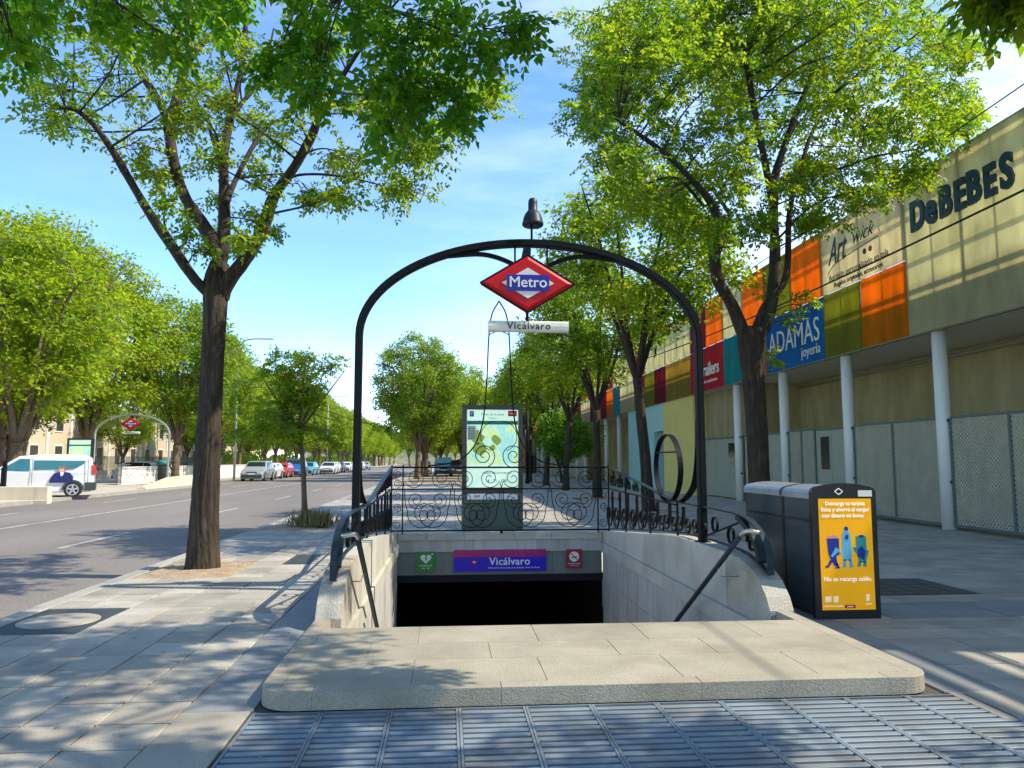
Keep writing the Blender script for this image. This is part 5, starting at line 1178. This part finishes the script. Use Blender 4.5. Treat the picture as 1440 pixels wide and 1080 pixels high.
t = thing('post', 'dark slim post right of the street map board', 'post', (5.3, 50, 0)); MB().tube([(5.3, 50, 0), (5.3, 50, 5.6)], .10, 8).build('pole', M['black'], t); MB().lathe([(.16, 0), (.16, .06), (.12, .35)], (5.3, 50, 0), 8).build('base', M['black'], t); MB().lathe([(.05, 5.6), (.13, 5.65), (.1, 5.8), (.02, 5.9)], (5.3, 50, 0), 8).build('cap', M['black'], t)

# ================================================================== VEHICLES
def car_at_origin(L_, W_, H_, paint, van=False):
    """car pointing to +x, on z=0; returns list of (name, mesh, material)"""
    hw = W_ / 2; out = []
    gc = .18
    if van: side = [(-L_ / 2, .45), (-L_ / 2 + .02, 1.0), (-L_ / 2 + .12, H_ - .18), (-L_ / 2 + .35, H_ - .02), (-.3, H_), (.55, H_ - .10), (1.05, H_ - .45), (1.35, 1.12), (L_ / 2 - .15, .88), (L_ / 2, .62), (L_ / 2, .30), (L_ / 2 - .1, gc), (-L_ / 2 + .1, gc + .05)]
    else: side = [(-L_ / 2, .42), (-L_ / 2 + .03, .85), (-L_ / 2 + .25, 1.0), (-L_ / 2 + .65, H_ - .06), (-.2, H_), (.35, H_ - .06), (1.05, .98), (L_ / 2 - .25, .80), (L_ / 2, .58), (L_ / 2, .30), (L_ / 2 - .1, gc), (-L_ / 2 + .1, gc + .03)]
    def inset(z): return 0 if z < .9 else (z - .9) / (H_ - .9) * (.10 if van else .20)
    n = len(side); vs = []
    for s_ in (1, -1): vs += [(x, s_ * (hw - inset(z) - (.06 if (abs(x) > L_ / 2 - .12) else 0)), z) for x, z in side]
    g = MB(); g.add(vs, [tuple(range(n)), tuple(range(n, 2 * n))[::-1]] + [(i, (i + 1) % n, (i + 1) % n + n, i + n) for i in range(n)]); out.append(('body', g, paint))
    # side windows and screens, set into the body faces
    y_ = lambda z: hw - inset(z) + .004
    if van: wins = [[(.15, 1.10), (1.12, 1.12), (.92, H_ - .48), (.50, H_ - .20), (.15, H_ - .20)], [(-1.80, 1.42), (-1.45, 1.20), (0.0, 1.15), (0.0, H_ - .26), (-1.85, H_ - .28)]]
    else: wins = [[(-L_ / 2 + .75, .95), (.0, .95), (.0, H_ - .1), (-L_ / 2 + .85, H_ - .12)], [(.06, .95), (.95, .95), (.38, H_ - .12), (.06, H_ - .1)]]
    for w in wins:
        for s_ in (1, -1):
            g = MB(); m_ = len(w); g.add([(x, s_ * y_(z), z) for x, z in w] + [(x, s_ * (y_(z) - .03), z) for x, z in w], [tuple(range(m_)), tuple(range(m_, 2 * m_))] + [(i, (i + 1) % m_, (i + 1) % m_ + m_, i + m_) for i in range(m_)]); out.append(('side_window', g, 'glass_teal' if van else 'glass_dark'))
    def quadscreen(xa, za, xb, zb, nm):
        dx, dz = zb - za, -(xb - xa); l = math.hypot(dx, dz); dx, dz = dx / l * .006, dz / l * .006
        if nm == 'rear_window': dx, dz = -abs(dx), abs(dz)
        else: dx, dz = abs(dx), abs(dz)
        g = MB(); ya, yb = hw - inset(za) - .1, hw - inset(zb) - .1
        g.add([(xa + dx, ya, za + dz), (xa + dx, -ya, za + dz), (xb + dx, -yb, zb + dz), (xb + dx, yb, zb + dz), (xa, ya, za), (xa, -ya, za), (xb, -yb, zb), (xb, yb, zb)], [(0, 1, 2, 3), (0, 4, 5, 1), (1, 5, 6, 2), (2, 6, 7, 3), (3, 7, 4, 0)]); out.append((nm, g, 'glass_dark'))
    if van: quadscreen(1.30, 1.18, 1.08, H_ - .50, 'windscreen'); quadscreen(-L_ / 2 + .035, 1.08, -L_ / 2 + .105, H_ - .28, 'rear_window')
    else: quadscreen(1.0, 1.01, .40, H_ - .10, 'windscreen'); quadscreen(-L_ / 2 + .30, 1.03, -L_ / 2 + .60, H_ - .12, 'rear_window')
    for s_ in (1, -1):
        g = MB(); g.box((L_ / 2 - .06, s_ * hw * .62 - .17, .60), (L_ / 2 + .012, s_ * hw * .62 + .17, .74)); out.append(('headlight', g, 'lamp_clear'))
        g = MB(); z0 = 1.0 if van else .72; g.box((-L_ / 2 - .012, s_ * (hw - .20) - .07, z0 - .05), (-L_ / 2 + .12, s_ * (hw - .20) + .155, z0 + (.34 if van else .14))); out.append(('tail_lamp', g, 'lamp_red'))
    g = MB(); g.box((L_ / 2 - .05, -hw + .12, .28), (L_ / 2 + .03, hw - .12, .50)); out.append(('front_bumper', g, 'trim'))
    g = MB(); g.box((-L_ / 2 - .04, -hw + .03, .28), (-L_ / 2 + .35, hw + .012, .62) if van else (-L_ / 2 + .05, hw - .08, .46)); out.append(('rear_bumper', g, 'trim'))
    g = MB(); g.box((L_ / 2 + .0, -.25, .36 + .16), (L_ / 2 + .035, .25, .64)); out.append(('number_plate', g, 'white'))
    g = MB(); g.box((L_ / 2 - .01, -.42, .66), (L_ / 2 + .02, .42, .76)); out.append(('grille', g, 'trim'))
    wh = []
    for xw in (-L_ / 2 + .78, L_ / 2 - .80):
        for s_ in (1, -1):
            t_ = MB(); t_.prism([(xw + .325 * math.cos(a), .325 + .325 * math.sin(a)) for a in [2 * math.pi * i / 20 for i in range(20)]], 'y', s_ * (hw - .20), s_ * (hw + .015))
            ar = MB(); ar.prism([(xw + .40 * math.cos(a), .33 + .40 * math.sin(a)) for a in [math.pi * i / 10 for i in range(11)]], 'y', s_ * (hw - .05), s_ * (hw + .006)); 
            rm = MB()
            for k in range(5):
                a = 2 * math.pi * k / 5 + .3; rm.bar([(xw, s_ * (hw + .02), .325), (xw + .20 * math.cos(a), s_ * (hw + .02), .325 + .20 * math.sin(a))], (0, 1, 0), .008, .035)
            rm.bar([(xw + .21 * math.cos(a), s_ * (hw + .02), .325 + .21 * math.sin(a)) for a in [2 * math.pi * i / 18 for i in range(19)]], (0, 1, 0), .008, .018)
            wh.append((t_, rm, ar))
    return out, wh
def make_car(label, loc, rz, paint, size=(4.2, 1.75, 1.45), van=False, name='parked_car', cat='car', group=None):
    t = thing(name, label, cat, (0, 0, 0), 0, group); o_, wh = car_at_origin(*size, paint, van)
    for nme, g, m in o_:
        ob = link(nme, g.mesh(nme, M[m]), t)
        if nme == 'body' and not van:
            b = ob.modifiers.new('soft_edges', 'BEVEL'); b.width = .05; b.segments = 2
        if nme == 'body' and van:
            b = ob.modifiers.new('soft_edges', 'BEVEL'); b.width = .07; b.segments = 3
    for t_, rm, ar in wh:
        w = link('wheel', t_.mesh('wheel', M['tyre']), t); link('rim', rm.mesh('rim', M['rim']), w); link('wheel_arch', ar.mesh('wheel_arch', M['trim']), t)
    t.location = loc; t.rotation_euler = (0, 0, rz); return t
van = make_car('white passenger van with a man printed on its side beyond the low wall', (-17.15, 33.6, -.02), math.pi + R(22), 'car_white', (4.4, 1.83, 1.80), True, 'parked_van', 'van')
# print on the van's visible side (local +y side faces the camera after the half turn)
vy = .93
def vp(poly, m, lift=0): MB().prism(poly, 'y', vy - .04, vy + .004 + lift).build('side_print', M[m]).parent = van
vp([(-.55, .62), (-.62, .85), (-.75, 1.02), (-1.05, 1.08), (-1.30, 1.02), (-1.42, .85), (-1.40, .62)], 'navy'); vp([(-.92, 1.09), (-1.0, 1.0), (-1.08, 1.09), (-1.1, 1.22), (-.9, 1.22)], 'skin', .004); vp([(-.82, 1.2), (-1.2, 1.2), (-1.1, 1.28), (-.9, 1.28)], 'brick', .008)
vp([(-.96, .92), (-1.0, .88), (-1.06, .95), (-1.08, 1.05), (-.94, 1.05)], 'white', .006)
for x in (.05, -1.95 + .0):
    MB().box((x - .008, vy - .02, .5), (x + .008, vy + .0, 1.6)).build('door_seam', M['trim']).parent = van
# cars parked beyond the kerb
cars = [('car_silver', 'pale silver car facing the camera, first in the row right of the street lamp', -16.2 + .8, 64.2, (4.3, 1.85, 1.62)), ('car_white', 'white car second in the parked row, before a small red car', -15.9, 70.5, (4.0, 1.72, 1.45)), ('car_red', 'small red car in the parked row between a white and a blue one', -16.0, 76, (3.9, 1.70, 1.45)),
        ('car_blue', 'large blue car in the parked row left of the young tree trunk', -15.6, 80.5, (4.6, 1.9, 1.80)), ('car_lightblue', 'light blue car parked behind the large blue one', -15.6, 88, (4.2, 1.75, 1.5)), ('car_white', 'white car parked just right of the young tree trunk', -14.3, 95, (4.3, 1.8, 1.5))]
for c, lab, x, y, sz in cars: make_car(lab, (x, y, -.12), -math.pi / 2, c, sz, group='cars parked across the road')
far_cols = ['car_white', 'car_dark', 'car_white', 'car_silver', 'car_dark', 'car_white', 'car_silver', 'car_white', 'car_dark', 'car_silver'][:7]
for i, c in enumerate(far_cols): make_car(ORD[i] + ' far car, %s, in the parked line right of the young tree' % {'car_white': 'white', 'car_dark': 'dark', 'car_silver': 'silver'}[c], (-14.8 - .25 * (i % 2), 101 + i * 6.6, -.12), -math.pi / 2, c, (4.2, 1.78, 1.48), group='far parked cars')
make_car('light blue van parked left of the street map board beyond the sandy strip', (-.3, 80, 0), -math.pi / 2, 'car_lightblue', (4.4, 1.85, 1.85), True, 'parked_van', 'van')
make_car('dark grey car parked against the left side of the street map board', (1.2, 77, 0), -math.pi / 2, 'car_dark', (4.3, 1.8, 1.6)); make_car('white car partly hidden beyond the railing of the distant metro entrance', (-21.5, 57, 0), 0, 'car_white', (4.1, 1.7, 1.45))
make_car('silver car half hidden behind the light blue van', (-2.6, 86, 0), -math.pi / 2, 'car_silver', (4.2, 1.8, 1.5))

# ================================================================== ACROSS THE ROAD
# low rendered wall with iron fence
w = thing('low_wall', 'low cream rendered wall with a black iron fence on it at the left edge', 'wall', (-17, 28.7, 0))
MB().bbox((-24, 30.6, -.13), (-15.15, 30.95, .52), .02).build('wall', M['wall_cream2'], w)
MB().bbox((-26, 30.3, -.13), (-15.0, 30.55, .02), .01).build('footing', M['wall_cream2'], w)
fn = thing('iron_fence', 'black iron bar fence standing on the low cream wall in front of the van', 'fence', (-18, 30.78, .52))
g = MB(); g.box((-24, 30.76, .60), (-16.9, 30.80, .63)); g.box((-24, 30.76, 1.16), (-16.9, 30.80, 1.19)); g.build('rail', M['black'], fn)
bm_ = MB().box((-.011, -.011, .0), (.011, .011, .72)).mesh('bar', M['black'])
for i in range(40): link('bar', bm_, fn, (-5.2 + i * .16, 0, .0))
for x in (-18.55, -16.85): MB().box((x - .06, 30.72, .522), (x + .06, 30.84, 1.5)).build('post', M['black'], fn)
# white wall further on
w = thing('low_wall', 'white low wall behind the parked cars right of the left tree trunk', 'wall', (-20.4, 60, 0)); MB().box((-20.6, 50, 0), (-20.35, 82, 1.05)).build('wall', M['white_wall'], w); MB().box((-20.65, 50, 1.053), (-20.3, 82, 1.12)).build('coping', M['white_wall'], w)
# second metro entrance, copies of the first one's ironwork
off = Vector((-19.28, 36.85, 0))
a2 = copy_tree(arch); a2.location = arch.location + off; a2['label'] = 'small distant metro arch among the trees across the road'
for ch in [o for o in COL.objects if o.parent == a2]:
    if ch.name.startswith(('frame', 'face_rib', 'arm')): ch.data = ch.data.copy(); ch.data.materials[0] = M['lamp_grey']
s2_ = copy_tree(ms); s2_.location = ms.location + off; s2_['label'] = 'small distant red diamond metro sign under the far arch across the road'
p2_ = copy_tree(pl); p2_.location = pl.location + off; p2_['label'] = 'small distant white name plate under the far red diamond'
r2_ = copy_tree(rb); r2_.location = rb.location + off + Vector((0, -2.2, 0)); r2_['label'] = 'distant wrought iron railing of the entrance across the road'
g = MB(); g.prism([(42.2, -.02), (50, -.02), (50, .62), (46, .55), (43.5, .25), (42.2, .1)], 'x', -16.2, -15.95)
pw2 = thing('entrance_wall', 'pale sloping parapet wall of the distant metro entrance by the kerb', 'wall', (-17, 47, 0)); g.build('wall', M['wall_cream2'], pw2); MB().box((-16.3, 42.0, -.1), (-15.85, 50.2, -.0 + .06)).build('footing', M['wall_cream2'], pw2)
t = thing('recycling_bin', 'small teal topped bin beside the distant metro railing', 'litter bin', (-17.9, 50, 0)); MB().lathe([(.26, 0), (.28, 1.2), (.29, 1.25)], (-17.9, 50, 0), 12).build('body', M['trim'], t); MB().lathe([(.34, 1.25), (.36, 1.3), (.34, 1.45), (.2, 1.55)], (-17.9, 50, 0), 12).build('hood', M['canopy_teal'], t)
# cream building behind the trees
cb = thing('cream_building', 'long cream building with dark windows behind the trees across the road', 'building', (-34, 60, 0))
MB().box((-46, 20, 0), (-34, 140, 6.4)).build('wall', M['cream_wall'], cb); MB().box((-46.3, 19.7, 6.403), (-33.7, 140.3, 6.75)).build('roof', M['white_wall'], cb)
wf = MB().box((-.02, -.75, 0), (.06, .75, 1.9)).mesh('window_frame', M['white_wall']); wp = MB().box((.061, -.62, .12), (.075, .62, 1.78)).mesh('pane', M['shutter']); pil = MB().box((0, -.2, 0), (.12, .2, 6.4)).mesh('pilaster', M['white_wall'])
for i in range(28):
    for z in (1.0, 4.0):
        f_ = link('window', wf, cb, (0, -38 + i * 4.0, z)); link('pane', wp, f_)
    link('pilaster', pil, cb, (0, -36 + i * 4.0, 0))
hb_ = thing('fence', 'pale metal fence in front of the cream building', 'fence', (-29, 50, 0))
MB().box((-29.1, 22, 0), (-28.9, 120, .7)).build('wall', M['wall_cream2'], hb_)
g = MB()
for i in range(490): g.box((-29.02, 22 + i * .2, .7), (-28.98, 22.03 + i * .2, 1.9))
x = g.build('bars', M['mesh_frame'], hb_); x['kind'] = 'stuff'
# far blocks closing the street
fb = thing('far_building', 'pale far building closing the end of the road', 'building', (0, 320, 0)); MB().box((-60, 320, 0), (60, 340, 9)).build('wall', M['cream_wall'], fb); MB().box((-61, 319, 9.003), (61, 341, 9.5)).build('roof', M['roof'], fb)
